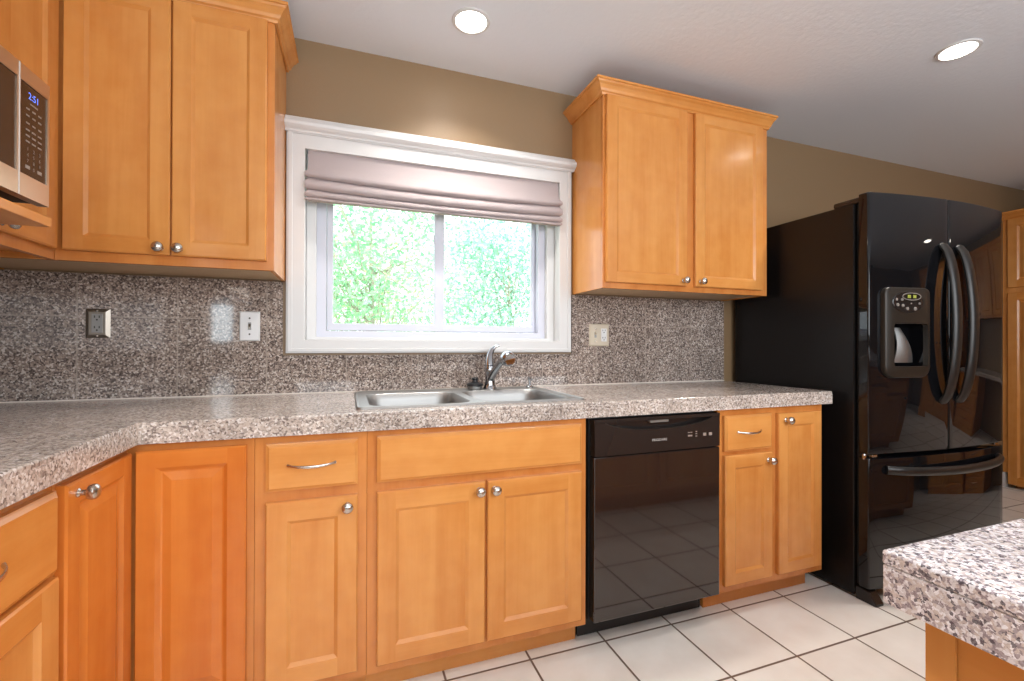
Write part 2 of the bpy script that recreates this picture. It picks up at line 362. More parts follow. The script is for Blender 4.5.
# ------------------------------------------------------------ cabinet parts
def knob(F, a, b, c, parent):
    mb = MB(); mb.lathe(F(a, b, c), F.n, [(0.0095, 0), (0.0095, 0.002), (0.006, 0.005), (0.0055, 0.012), (0.009, 0.015), (0.0145, 0.019), (0.0165, 0.025), (0.0155, 0.031), (0.011, 0.0355), (0.005, 0.0375), (0.001, 0.038)], 18)
    return mb.build('knob', 'nickel', parent)
def pull(F, a, b, c, parent, w=0.128):
    mb = MB(); pts = []; rad = []
    for i in range(15):
        t = -1 + 2 * i / 14; pts.append(F(a + t * w / 2, b - 0.004 + 0.004 * t * t, c + 0.004 + 0.022 * (1 - t * t) ** 0.8)); rad.append(0.0028 + 0.0014 * (1 - t * t) + (0.002 if abs(t) > 0.9 else 0))
    mb.tube(pts, rad, 10, flat=0.75)
    return mb.build('pull_handle', 'nickel', parent)
TH = 0.0195
def panel_door(F, a0, a1, b0, b1, parent, wv='wood_v', wh='wood_h', raised=False, st=0.056, c0=0.0005, rl=None, knob_at=None):
    """frame-and-panel door: stiles and rails with routed edges, recessed or raised centre panel"""
    mb = MB(); t = TH; e = 0.004
    def ring(i, c): return [F(a0 + i, b0 + i, c), F(a1 - i, b0 + i, c), F(a1 - i, b1 - i, c), F(a0 + i, b1 - i, c)]
    lp = [ring(0, c0), ring(0, t - e), ring(e, t)]
    vs = [p for l in lp for p in l]; fs = []; 
    for j in range(2):
        for i in range(4): fs.append((j * 4 + i, j * 4 + (i + 1) % 4, j * 4 + 4 + (i + 1) % 4, j * 4 + 4 + i))
    k = len(mb.v); mb.add(vs, [(3, 2, 1, 0)], 0)
    for n_, f in enumerate(fs):
        mb.f.append([k + q for q in f]); mb.m.append(1 if n_ % 2 == 0 else 0); mb.sm.append(False)
    A0, A1, B0, B1 = a0 + e, a1 - e, b0 + e, b1 - e; i0, i1, j0, j1 = a0 + st, a1 - st, b0 + (rl or st), b1 - (rl or st)
    q = lambda x0, x1, y0, y1, mi: mb.add([F(x0, y0, t), F(x1, y0, t), F(x1, y1, t), F(x0, y1, t)], [(0, 1, 2, 3)], mi)
    q(A0, i0, B0, B1, 0); q(i1, A1, B0, B1, 0); q(i0, i1, B0, j0, 1); q(i0, i1, j1, B1, 1)
    # routed inner bead down to the panel
    s1, d1 = 0.010, 0.0075
    for n_, (p, r_) in enumerate((((i0, j0), (i1, j0)), ((i1, j0), (i1, j1)), ((i1, j1), (i0, j1)), ((i0, j1), (i0, j0)))):
        ins = lambda pt: (pt[0] + (s1 if pt[0] == i0 else -s1), pt[1] + (s1 if pt[1] == j0 else -s1))
        P, Q = ins(p), ins(r_)
        mb.add([F(p[0], p[1], t), F(r_[0], r_[1], t), F(Q[0], Q[1], t - d1), F(P[0], P[1], t - d1)], [(0, 1, 2, 3)], 1 if n_ % 2 == 0 else 0)
    d = mb.build('door', [wv, wh], parent)
    pb = MB(); x0, x1, y0, y1 = i0 + s1, i1 - s1, j0 + s1, j1 - s1; z = t - d1
    def pr(i, c): return [F(x0 + i, y0 + i, c), F(x1 - i, y0 + i, c), F(x1 - i, y1 - i, c), F(x0 + i, y1 - i, c)]
    if raised: pb.loops([pr(0, z - 0.006), pr(0, z), pr(0.004, z - 0.001), pr(0.026, z + 0.0065), pr(0.028, z + 0.0065)], 0)
    else: pb.loops([pr(0, z - 0.006), pr(0, z)], 0)
    pb.build('panel', wv, d)
    if knob_at: knob(F, knob_at[0], knob_at[1], t, d)
    return d
def drawer_front(F, a0, a1, b0, b1, parent, wh='wood_h', handle=True, name='drawer', pull_at=None):
    mb = MB(); t = TH
    def ring(i, c): return [F(a0 + i, b0 + i, c), F(a1 - i, b0 + i, c), F(a1 - i, b1 - i, c), F(a0 + i, b1 - i, c)]
    mb.loops([ring(0, 0.0005), ring(0, t - 0.007), ring(0.003, t - 0.0055), ring(0.010, t), ring(0.012, t)])
    d = mb.build(name, wh, parent)
    if handle: pull(F, pull_at if pull_at is not None else (a0 + a1) / 2, (b0 + b1) / 2 + 0.006, t, d)
    return d

# ============================================================ ROOM SHELL
RX, LX, RY, CZ = 5.52, -1.16, -3.6, 2.397
MB().box(-2.9, RX + 0.12, RY - 0.12, 0.16, -0.06, 0).build('floor', 'floor', kind='structure', loc=(0, 0, 0))
MB().box(-2.9, RX + 0.12, RY - 0.12, 0.16, CZ, CZ + 0.12).build('ceiling', 'ceiling', kind='structure', loc=(0, 0, CZ))
WX0, WX1, WZ0, WZ1 = -0.195, 1.005, 1.118, 1.952      # rough opening of the kitchen window
wb_ = MB(); xs = [LX - 0.12, WX0, WX1, RX + 0.12]; zs = [0, WZ0, WZ1, CZ]
tmp = MB(); grid_slab(tmp, xs, zs, lambda i, j: not (i == 1 and j == 1), 0, 0.16)
wb_.v = [Vector((v.x, v.z, v.y)) for v in tmp.v]; wb_.f = tmp.f; wb_.m = tmp.m; wb_.sm = tmp.sm
wb_.build('wall_back', 'wall', kind='structure', loc=(0, 0, 0))
MB().box(LX - 0.12, LX, -2.5, 0, 0, CZ).build('wall_left', 'wall', kind='structure', loc=(LX, 0, 0))
MB().box(-2.9, LX - 0.12, -2.62, -2.5, 0, CZ).box(LX - 0.12, LX, -2.62, -2.5, 0, CZ).build('wall_return', 'wall', kind='structure')
MB().box(-2.9, -2.78, RY, -2.62, 0, CZ).build('wall_side', 'wall', kind='structure')
MB().box(RX, RX + 0.12, RY - 0.12, 0, 0, CZ).build('wall_right', 'wall', kind='structure')
MB().box(-2.9, RX, RY - 0.12, RY, 0, CZ).build('wall_rear', 'wall', kind='structure')

# backsplash of granite tile
bs = MB(); tmp = MB()
xs = [LX, -0.262, 1.063, 2.052]; zs = [0.9135, 1.072, 1.374]
grid_slab(tmp, xs, zs, lambda i, j: not (i == 1 and j == 1), -0.010, -0.0002)
bs.v = [Vector((v.x, v.z, v.y)) for v in tmp.v]; bs.f = tmp.f; bs.m = tmp.m; bs.sm = tmp.sm
bso = bs.build('backsplash', 'granite_back', kind='structure', loc=(0, 0, 0))
MB().box(LX, 2.052, -0.0135, -0.0101, 0.9122, 0.9165).build('caulk_seam', 'caulk', bso)
MB().box(LX + 0.0002, LX + 0.010, -1.5, -0.0105, 0.9135, 1.372).build('backsplash_side', 'granite_back', bso)

# ------------------------------------------------------------ window
win = MB()
cw = 0.068; ox0, ox1, oz0, oz1 = -0.250, 1.056, 1.081, 1.995
ix0, ix1, iz0, iz1 = -0.180, 0.990, 1.137, 1.934
def frame_ring(mb, o, i, y0, y1, mi=0):
    (a0, a1, b0, b1), (c0, c1, d0, d1) = o, i
    O = [(a0, b0), (a1, b0), (a1, b1), (a0, b1)]; I = [(c0, d0), (c1, d0), (c1, d1), (c0, d1)]
    vs = [(x, y, z) for y in (y0, y1) for x, z in O] + [(x, y, z) for y in (y0, y1) for x, z in I]
    fs = []
    for k in range(4):
        n = (k + 1) % 4
        fs += [(k, n, n + 4, k + 4), (8 + k, 12 + k, 12 + n, 8 + n), (k, 8 + k, 8 + n, n), (4 + k, 4 + n, 12 + n, 12 + k)]
    return mb.add(vs, fs, mi)
frame_ring(win, (ox0, ox1, oz0, oz1), (ix0, ix1, iz0, iz1), -0.018, -0.0002)
frame_ring(win, (ox0 + 0.006, ox1 - 0.006, oz0 + 0.006, oz1), (ox0 + 0.024, ox1 - 0.024, oz0 + 0.020, oz1 - 0.004), -0.023, -0.0178)
W1 = win.build('window_1', 'white', kind='structure', loc=(0.403, 0, 1.081), bevel=0.003)
# head cap with a bull-nosed lip
cap = MB(); prof = [(0, 1.995), (-0.026, 1.995), (-0.030, 2.004), (-0.040, 2.010), (-0.048, 2.018), (-0.050, 2.028), (-0.046, 2.038), (-0.034, 2.046), (-0.030, 2.056), (-0.014, 2.062), (0, 2.062)]
def cap_loop(x, k): return [(x - k * y * 0.35, y, z) for y, z in prof]
cap.loops([[(-0.248 - (-y) * 0.30, y - 0.0004, z) for y, z in prof], [(1.054 + (-y) * 0.50, y - 0.0004, z) for y, z in prof]])
cap.build('head_cap', 'white', W1, bevel=0.002)
rv = MB(); frame_ring(rv, (ix0 - 0.012, ix1 + 0.012, iz0 - 0.012, iz1 + 0.012), (ix0, ix1, iz0, iz1), 0.0004, 0.10)
rv.build('jamb', 'white', W1)
st_ = MB(); frame_ring(st_, (ix0 + 0.0005, ix1 - 0.0005, iz0 + 0.0005, iz1 - 0.0005), (-0.140, 0.950, 1.150, 1.92), 0.045, 0.10)
st_.build('stop_molding', 'white', W1, bevel=0.003)
vf = MB(); frame_ring(vf, (-0.179, 0.989, 1.138, 1.933), (-0.100, 0.912, 1.178, 1.90), 0.075, 0.14)
vf.build('vinyl_frame', 'vinyl', W1, bevel=0.002)
sA = MB(); frame_ring(sA, (-0.0985, 0.425, 1.180, 1.898), (-0.073, 0.378, 1.213, 1.87), 0.082, 0.108)
sA = sA.build('sash', 'vinyl', W1, bevel=0.003)
MB().box(-0.0735, 0.3785, 0.093, 0.097, 1.2125, 1.8705).build('pane', 'glass', sA)
for z in (1.36, 1.60): MB().box(0.372, 0.384, 0.074, 0.0815, z, z + 0.035).build('latch', 'vinyl', sA, bevel=0.002)
sB = MB(); frame_ring(sB, (0.390, 0.9105, 1.180, 1.898), (0.418, 0.890, 1.213, 1.87), 0.112, 0.138)
sB = sB.build('sash', 'vinyl', W1, bevel=0.003)
MB().box(0.4175, 0.8905, 0.123, 0.127, 1.2125, 1.8705).build('pane', 'glass', sB)

# behind the camera: frame added around the wide fill light, then small rear window
for nm, (a0, a1, b0, b1) in (('fill_light_frame', (-0.55, 2.75, 1.06, 2.26)), ('window_3', (-1.49, -1.19, 1.145, 1.695))):
    wf = frame_ring(MB(), (a0 - 0.07, a1 + 0.07, b0 - 0.07, b1 + 0.07), (a0, a1, b0, b1), RY + 0.0005, RY + 0.075)
    wf.build(nm, 'white', kind='structure', bevel=0.004)
# roman shade
sh = thing('roman_shade', 'folded mauve roman shade hanging in the top of the kitchen window', 'window shade', (0.405, -0.01, 1.93))
P = [(0.004, 1.9335, 0), (-0.004, 1.9335, 0), (-0.008, 1.90, 0), (-0.013, 1.868, .2), (-0.022, 1.848, .5), (-0.034, 1.836, .8), (-0.040, 1.826, 1), (-0.036, 1.817, 1), (-0.018, 1.813, 1),
     (-0.026, 1.806, 1), (-0.037, 1.795, 1), (-0.041, 1.780, .9), (-0.036, 1.768, .9), (-0.019, 1.763, .8), (-0.030, 1.757, .8), (-0.037, 1.745, .7), (-0.034, 1.735, .6), (-0.022, 1.731, .5),
     (-0.033, 1.727, .4), (-0.033, 1.719, .2), (-0.024, 1.715, .1), (-0.008, 1.716, 0), (-0.004, 1.75, 0), (0.004, 1.85, 0)]
mb = MB(); ls = []
for i in range(25):
    t = -1 + i / 12; x = 0.409 + t * 0.578
    ls.append([(x + (0.010 * t if y < -0.03 else 0), y - 0.006 * s * (1 - t * t), z - 0.014 * s * (1 - t * t) + 0.0015 * math.sin(i * 2.1 + k)) if 2 < k < 21 else (x, y, z) for k, (y, z, s) in enumerate(P)])
mb.loops(ls, 0, True); mb.build('fabric', 'shade', sh, angle=60)
MB().box(-0.168, 0.985, -0.004, 0.014, 1.9337, 1.9339).build('headrail', 'white', sh)

# ============================================================ BASE CABINETS
FY = -0.6146; FXL = -0.532 - 0.0194       # face planes of the sink run and of the left run
Fb = Frame((0, FY, 0), (1, 0, 0), (0, -1, 0))
Fl = Frame((FXL, 0, 0), (0, 1, 0), (1, 0, 0))
TOPZ = 0.8535
def carcass_back(root, x0, x1, mat='interior'):
    mb = MB(); y0, y1 = FY + 0.0195, -0.012
    mb.box(x0, x0 + 0.016, y0, y1, 0.1, TOPZ).box(x1 - 0.016, x1, y0, y1, 0.1, TOPZ).box(x0 + 0.016, x1 - 0.016, y0, y1, 0.1, 0.116).box(x0 + 0.016, x1 - 0.016, y1 - 0.006, y1, 0.116, TOPZ)
    mb.build('carcass', mat, root)
    MB().box(x0, x1, FY, FY + 0.019, 0.1, TOPZ).build('face_frame', 'frame_wood', root, bevel=0.0012)
    MB().box(x0, x1, -0.535, -0.517, 0.0, 0.0995).build('toe_kick', 'wood_h', root)

# L-shaped corner unit with a folding pair of raised-panel doors
cc = thing('corner_cabinet', 'honey maple corner base cabinet with folding raised-panel doors and one knob', 'cabinet', (-0.7, -0.4, 0))
mb = MB()
mb.box(LX + 0.002, -0.256, -0.018, -0.012, 0.1, TOPZ).box(LX + 0.002, LX + 0.012, -0.935, -0.018, 0.1, TOPZ)
mb.box(-0.272, -0.256, FY + 0.0195, -0.018, 0.1, TOPZ).box(LX + 0.012, FXL - 0.0195, -0.935, -0.928, 0.1, TOPZ)
mb.box(LX + 0.012, FXL - 0.0195, -0.928, -0.018, 0.1, 0.116).box(FXL - 0.0195, -0.272, FY + 0.0195, -0.018, 0.1, 0.116)
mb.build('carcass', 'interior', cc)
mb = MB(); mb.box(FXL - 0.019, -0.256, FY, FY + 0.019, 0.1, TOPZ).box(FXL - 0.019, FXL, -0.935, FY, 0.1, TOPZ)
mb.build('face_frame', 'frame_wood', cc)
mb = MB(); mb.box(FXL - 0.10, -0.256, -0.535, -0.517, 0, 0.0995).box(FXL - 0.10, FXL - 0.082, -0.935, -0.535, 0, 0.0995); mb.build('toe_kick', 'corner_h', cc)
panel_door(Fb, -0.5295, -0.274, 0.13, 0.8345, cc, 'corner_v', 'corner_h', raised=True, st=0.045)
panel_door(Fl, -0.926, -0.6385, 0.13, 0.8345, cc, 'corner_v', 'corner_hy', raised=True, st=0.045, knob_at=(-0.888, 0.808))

c1 = thing('base_cabinet', 'narrow maple base cabinet left of the sink, one drawer over one door', 'cabinet', (-0.1, -0.31, 0), 'maple base cabinets')
carcass_back(c1, -0.2555, 0.0495)
drawer_front(Fb, -0.226, 0.023, 0.695, 0.832, c1, pull_at=-0.104)
panel_door(Fb, -0.226, 0.023, 0.13, 0.664, c1, knob_at=(-0.006, 0.636))

c2 = thing('base_cabinet', 'wide maple base cabinet under the sink with false drawer front and two doors', 'cabinet', (0.43, -0.31, 0), 'maple base cabinets')
carcass_back(c2, 0.050, 0.810)
drawer_front(Fb, 0.079, 0.786, 0.692, 0.834, c2, handle=False, name='false_drawer_front')
panel_door(Fb, 0.079, 0.4235, 0.13, 0.664, c2, knob_at=(0.402, 0.638))
panel_door(Fb, 0.4325, 0.786, 0.13, 0.664, c2, knob_at=(0.456, 0.637))

c3 = thing('base_cabinet', 'maple base cabinet between dishwasher and refrigerator, small drawer and two doors', 'cabinet', (1.72, -0.31, 0), 'maple base cabinets')
carcass_back(c3, 1.418, 2.020, 'wood_v')
drawer_front(Fb, 1.444, 1.701, 0.681, 0.828, c3, pull_at=1.566)
panel_door(Fb, 1.444, 1.701, 0.13, 0.664, c3, knob_at=(1.675, 0.632), st=0.05)
panel_door(Fb, 1.738, 1.996, 0.13, 0.824, c3, knob_at=(1.776, 0.796), st=0.05)

c4 = thing('base_cabinet', 'maple base cabinet at the left edge, drawer with bar pull over a door', 'cabinet', (-0.85, -1.17, 0), 'maple base cabinets')
mb = MB(); mb.box(LX + 0.012, FXL - 0.0195, -1.46, -1.444, 0.1, TOPZ).box(LX + 0.012, FXL - 0.0195, -0.952, -0.936, 0.1, TOPZ).box(LX + 0.012, FXL - 0.0195, -1.444, -0.952, 0.1, 0.116).box(LX + 0.002, LX + 0.012, -1.46, -0.936, 0.1, TOPZ)
mb.build('carcass', 'wood_v', c4)
MB().box(FXL - 0.019, FXL, -1.46, -0.936, 0.1, TOPZ).build('face_frame', 'frame_wood', c4, bevel=0.0012)
MB().box(FXL - 0.10, FXL - 0.082, -1.46, -0.936, 0, 0.0995).build('toe_kick', 'wood_hy', c4)
drawer_front(Fl, -1.43, -0.947, 0.673, 0.832, c4, pull_at=-1.172, wh='wood_hy')
panel_door(Fl, -1.43, -0.947, 0.13, 0.664, c4, 'wood_v', 'wood_hy', knob_at=(-1.40, 0.636))

# ------------------------------------------------------------ countertop
SX0, SX1, SY0, SY1 = 0.016, 0.834, -0.580, -0.048
ct = thing('countertop', 'L-shaped brown granite tile countertop along the window and left walls', 'countertop', (0.2, -0.35, 0.855))
xs = [LX + 0.0105, -0.52, SX0 + 0.014, SX1 - 0.014, 2.052]; ys = [-1.47, -0.641, SY0 + 0.014, SY1 - 0.014, -0.0105]
mb = grid_slab(MB(), xs, ys, lambda i, j: (j == 0 and i == 0) or (j >= 1 and not (i == 2 and j == 2)), 0.8955, 0.912)
mb.build('tile_top', 'granite_top', ct, bevel=0.004, seg=3)
xs = [LX + 0.0105, -0.56, -0.5195, 2.015, 2.0525]; ys = [-1.4705, -1.43, -0.6415, -0.60, -0.0105]
mb = grid_slab(MB(), xs, ys, lambda i, j: (i == 1 and j < 3) or (i >= 1 and j == 2) or (i == 3 and j == 3) or (i == 0 and j == 0), 0.855, 0.8998)
mb.build('edge_band', 'granite_edge', ct, bevel=0.001)

# ------------------------------------------------------------ sink
sk = thing('kitchen_sink', 'stainless steel double bowl sink set into the granite counter under the window', 'sink', (0.425, -0.31, 0.912))
mb = MB(); zt = 0.9165
cells = [(SX0 + 0.012, 0.425, SY0 + 0.012, SY1 - 0.012, (0.058, 0.408, -0.545, -0.150)), (0.425, SX1 - 0.012, SY0 + 0.012, SY1 - 0.012, (0.442, 0.792, -0.545, -0.150))]
for (x0, x1, y0, y1, h) in cells:
    o_ = rrect(x0, x1, y0, y1, 0.0001); i_ = rrect(*h, 0.06)
    mb.loops([[(x, y, zt) for x, y in o_], [(x, y, zt) for x, y in i_]], 0, False, False, False)
ol = rrect(SX0, SX1, SY0, SY1, 0.022); om = rrect(SX0 + 0.005, SX1 - 0.005, SY0 + 0.005, SY1 - 0.005, 0.018); oi = rrect(SX0 + 0.012, SX1 - 0.012, SY0 + 0.012, SY1 - 0.012, 0.0001)
mb.loops([[(x, y, 0.9124) for x, y in ol], [(x, y, 0.9195) for x, y in om], [(x, y, zt) for x, y in oi]], 0, False, False, False)
mb.build('sink_deck', 'steel', sk, angle=25)
for (_, _, _, _, (x0, x1, y0, y1)) in cells:
    mb = MB(); lp = []
    for ins, z in ((0, zt), (0.004, zt - 0.004), (0.010, zt - 0.03), (0.020, zt - 0.15), (0.032, zt - 0.168), (0.06, zt - 0.174)):
        lp.append([(x, y, z) for x, y in rrect(x0 + ins, x1 - ins, y0 + ins, y1 - ins, 0.06)])
    mb.loops(lp, 0, True, False, True); bw = mb.build('bowl', 'steel', sk, angle=50)
    mb = MB(); cx, cy = (x0 + x1) / 2, (y0 + y1) / 2; mb.lathe((cx, cy, zt - 0.1738), (0, 0, 1), [(0.042, 0), (0.042, 0.002), (0.034, 0.003), (0.030, 0.001), (0.004, 0.001)], 20)
    mb.build('drain', 'chrome', bw)

# ------------------------------------------------------------ faucet
fa = thing('faucet', 'chrome single-lever kitchen faucet with ball-shaped spray head behind the sink', 'faucet', (0.605, -0.10, zt))
mb = MB(); mb.lathe((0.600, -0.10, zt), (0, 0, 1), [(0.032, 0), (0.032, 0.004), (0.027, 0.010), (0.024, 0.022), (0.022, 0.045), (0.024, 0.075), (0.026, 0.092), (0.022, 0.104), (0.010, 0.110)], 22)
mb.build('body', 'chrome', fa)
mb = MB(); mb.tube([(0.602, -0.108, 0.965), (0.605, -0.130, 0.985), (0.609, -0.170, 1.015), (0.613, -0.215, 1.042), (0.617, -0.255, 1.062)], [0.019, 0.018, 0.016, 0.0155, 0.017], 14)
mb.build('spout', 'chrome', fa)
mb = MB(); d = Vector((0.14, -0.80, -0.12)).normalized()
mb.lathe((0.617, -0.248, 1.064), d, [(0.016, 0), (0.021, 0.006), (0.029, 0.018), (0.033, 0.032), (0.031, 0.046), (0.026, 0.056), (0.024, 0.058), (0.010, 0.056)], 20)
mb.build('spray_head', 'chrome', fa)
mb = MB(); mb.tube([(0.600, -0.098, 1.020), (0.601, -0.092, 1.045), (0.606, -0.084, 1.072), (0.618, -0.078, 1.096), (0.634, -0.080, 1.110), (0.650, -0.084, 1.114)], [0.022, 0.020, 0.016, 0.011, 0.007, 0.005], 12)
mb.build('lever', 'chrome', fa)
sp = thing('soap_dispenser', 'small chrome pump dispenser on the sink deck right of the faucet', 'dispenser', (0.797, -0.095, zt))
mb = MB(); mb.lathe((0.797, -0.095, zt), (0, 0, 1), [(0.019, 0), (0.019, 0.004), (0.013, 0.009), (0.011, 0.014)], 16); mb.build('base', 'chrome', sp)
mb = MB(); mb.lathe((0.797, -0.095, zt + 0.014), (0, 0, 1), [(0.006, 0), (0.006, 0.022), (0.009, 0.024), (0.009, 0.036), (0.003, 0.038)], 14); mb.tube([(0.797, -0.10, zt + 0.044), (0.797, -0.118, zt + 0.044), (0.797, -0.128, zt + 0.040)], 0.004, 8); mb.build('pump', 'chrome', sp)
pl = thing('sink_stopper', 'black rubber sink stopper resting on the deck left of the faucet', 'sink stopper', (0.530, -0.10, zt))
mb = MB(); mb.lathe((0.530, -0.10, zt), (0, 0, 1), [(0.030, 0), (0.032, 0.004), (0.032, 0.014), (0.030, 0.016)], 22); mb.build('strainer_ring', 'steel', pl)
mb = MB(); mb.lathe((0.530, -0.10, zt + 0.0163), (0, 0, 1), [(0.036, 0), (0.039, 0.004), (0.036, 0.010), (0.022, 0.015), (0.013, 0.018), (0.012, 0.026), (0.016, 0.031), (0.012, 0.037), (0.003, 0.039)], 22); mb.build('rubber_cap', 'rubber', pl)

# ------------------------------------------------------------ dishwasher
dw = thing('dishwasher', 'black built-in dishwasher with pocket handle and glossy door between maple cabinets', 'dishwasher', (1.114, -0.33, 0))
DX0, DX1 = 0.830, 1.406; DF = -0.640
MB().box(DX0 - 0.004, DX1 + 0.004, -0.606, -0.03, 0.109, 0.848).build('tub', 'matte_black', dw)
MB().box(DX0, DX1, DF, -0.6065, 0.112, 0.709).build('door_panel', 'dw_black', dw, bevel=0.004)
# control panel with an arched pocket
mb = MB(); n = 24; px0, px1 = DX0 + 0.045, DX1 - 0.035; zt_, zb_ = 0.846, 0.7125
def arc(x): t = (x - (px0 + px1) / 2) / ((px1 - px0) / 2); return 0.832 - 0.034 * max(0, 1 - t * t) ** 0.75
cols = [DX0] + [px0 + (px1 - px0) * i / n for i in range(n + 1)] + [DX1]
def topz(x): return arc(x) if px0 <= x <= px1 else 0.832
for i in range(len(cols) - 1):
    a, b_ = cols[i], cols[i + 1]; za, zb2 = topz(a), topz(b_)
    mb.add([(a, DF, zb_), (b_, DF, zb_), (b_, DF, zb2), (a, DF, za)], [(0, 1, 2, 3)])
    mb.add([(a, DF, za), (b_, DF, zb2), (b_, -0.612, zb2 + 0.003), (a, -0.612, za + 0.003)], [(0, 1, 2, 3)])       # pocket floor
    mb.add([(a, -0.612, za + 0.003), (b_, -0.612, zb2 + 0.003), (b_, -0.612, 0.840), (a, -0.612, 0.840)], [(0, 1, 2, 3)])
mb.box(DX0, DX1, DF - 0.001, -0.6065, 0.833, zt_); mb.box(DX0, DX1, -0.6115, -0.6065, zb_, 0.833)
mb.box(DX0, DX0 + 0.002, DF, -0.6115, zb_, 0.833); mb.box(DX1 - 0.002, DX1, DF, -0.6115, zb_, 0.833)
mb.add([(DX0, DF, zb_), (DX1, DF, zb_), (DX1, -0.6115, zb_), (DX0, -0.6115, zb_)], [(0, 1, 2, 3)])
cp = mb.build('control_panel', 'panel_black', dw, recalc=True)
mb = MB(); mb.tube([(px0 + (px1 - px0) * i / n, DF - 0.0004, arc(px0 + (px1 - px0) * i / n)) for i in range(n + 1)], 0.0014, 6); mb.build('pocket_lip', 'disp_grey', dw)
MB().box(1.078, 1.165, -0.632, -0.6125, 0.821, 0.8325).build('latch_tab', 'button', dw, bevel=0.004)
lb = MB(); text_mb(lb, 'FRIGIDAIRE', (1.114, DF - 0.0006, 0.7565), (1, 0, 0), (0, 0, 1), 0.0135); lb.build('logo', 'print', dw)
for (x0, x1, z0, z1) in ((1.247, 1.255, 0.774, 0.777), (1.259, 1.268, 0.774, 0.777), (1.247, 1.268, 0.760, 0.766), (1.284, 1.292, 0.776, 0.779), (1.284, 1.292, 0.767, 0.770), (1.284, 1.292, 0.758, 0.761), (1.322, 1.337, 0.758, 0.770), (1.350, 1.366, 0.758, 0.770)):
    MB().box(x0, x1, DF - 0.001, DF - 0.0001, z0, z1).build('button', 'print_dim', dw)
MB().box(DX0 - 0.012, DX1 - 0.006, -0.536, -0.522, 0.006, 0.1085).build('kick_plate', 'matte_black', dw, bevel=0.002)

# ============================================================ WALL CABINETS
UZ0, UZ1, UY = 1.376, 2.262, -0.2985
Fu = Frame((0, UY, 0), (1, 0, 0), (0, -1, 0))
def upper_body(root, x0, x1, y0, y1, face='y', sides='wood_v'):
    mb = MB(); t = 0.014
    mb.box(x0, x0 + t, y0, y1, UZ0, UZ1).box(x1 - t, x1, y0, y1, UZ0, UZ1).box(x0 + t, x1 - t, y0, y1, UZ1 - t, UZ1).box(x0 + t, x1 - t, y1 - 0.006, y1, UZ0 + 0.020, UZ1 - t)
    mb.build('carcass', sides, root)
    MB().box(x0 + t, x1 - t, y0, y1, UZ0 + 0.004, UZ0 + 0.019).build('bottom_panel', 'interior', root)
CROWN = [(0.0, 2.246), (0.007, 2.246), (0.010, 2.254), (0.016, 2.258), (0.020, 2.268), (0.028, 2.280), (0.037, 2.287), (0.040, 2.293), (0.045, 2.294), (0.045, 2.304), (0.0, 2.304)]
def crown(root, pts, closed_sides):
    """sweep of CROWN along plan points with outward mitre directions"""
    mb = MB(); ls = []
    for (x, y, dx, dy) in pts: ls.append([(x + dx * o_, y + dy * o_, z) for o_, z in CROWN])
    mb.loops(ls, 0, False); mb.build('crown_molding', 'wood_h', root, recalc=True)

ul = thing('wall_cabinet', 'tall two-door maple wall cabinet left of the window, touching the ceiling corner', 'cabinet', (-0.7, -0.15, UZ0), 'maple wall cabinets')
upper_body(ul, LX + 0.0105, -0.2535, UY + 0.019, -0.0002)
MB().box(-0.8555, -0.2535, UY, UY + 0.0188, UZ0, UZ1).build('face_frame', 'frame_wood', ul, bevel=0.0012)
panel_door(Fu, -0.832, -0.5555, 1.407, 2.247, ul, st=0.053, rl=0.046, knob_at=(-0.580, 1.428))
panel_door(Fu, -0.551, -0.2755, 1.407, 2.247, ul, st=0.053, rl=0.046, knob_at=(-0.527, 1.428))
crown(ul, [(-0.84, UY - 0.001, 0, -1), (-0.2525, UY - 0.001, 1, -1), (-0.2525, -0.0005, 1, 0)], 0)

FUX = -0.8563
Ful = Frame((FUX, 0, 0), (0, 1, 0), (1, 0, 0))
ull = thing('wall_cabinet', 'maple wall cabinet on the left wall behind the microwave', 'cabinet', (-1.0, -0.55, UZ0), 'maple wall cabinets')
mb = MB(); ux0, ux1 = LX + 0.0105, FUX - 0.0195
mb.box(ux0, ux1, -0.785, -0.771, UZ0, UZ1).box(ux0, ux1, UY + 0.003, UY + 0.017, UZ0, UZ1).box(ux0, ux1, -0.771, UY + 0.003, UZ1 - 0.014, UZ1).box(ux0, ux1, -0.771, UY + 0.003, UZ0 + 0.018, UZ0 + 0.032).box(ux0, ux0 + 0.006, -0.771, UY + 0.003, UZ0 + 0.032, UZ1 - 0.014)
mb.build('carcass', 'wood_v', ull)
MB().box(FUX - 0.019, FUX, -0.785, UY + 0.018, UZ0, UZ1).build('face_frame', 'frame_wood', ull)
panel_door(Ful, -0.585, -0.3205, 1.407, 2.247, ull, 'wood_v', 'wood_hy', knob_at=(-0.558, 1.428))
panel_door(Ful, -0.780, -0.5895, 1.407, 2.247, ull, 'wood_v', 'wood_hy', knob_at=(-0.616, 1.428))
crown(ull, [(FUX + 0.001, -0.785, 1, 0), (FUX + 0.001, -0.352, 1, 0)], 0)

ur = thing('wall_cabinet', 'two-door maple wall cabinet between the window and the refrigerator', 'cabinet', (1.56, -0.15, UZ0), 'maple wall cabinets')
upper_body(ur, 1.0685, 2.0530, UY + 0.019, -0.0002)
MB().box(1.0685, 2.0530, UY, UY + 0.0188, UZ0, UZ1).build('face_frame', 'frame_wood', ur, bevel=0.0012)
panel_door(Fu, 1.080, 1.526, 1.402, 2.247, ur, st=0.053, rl=0.046, knob_at=(1.500, 1.427))
panel_door(Fu, 1.574, 2.008, 1.402, 2.247, ur, st=0.053, rl=0.046, knob_at=(1.602, 1.427))
crown(ur, [(1.0675, -0.0005, -1.15, 0), (1.0675, UY - 0.001, -1.15, -1), (2.0540, UY - 0.001, 0.55, -1), (2.0540, -0.0005, 0.55, 0)], 0)

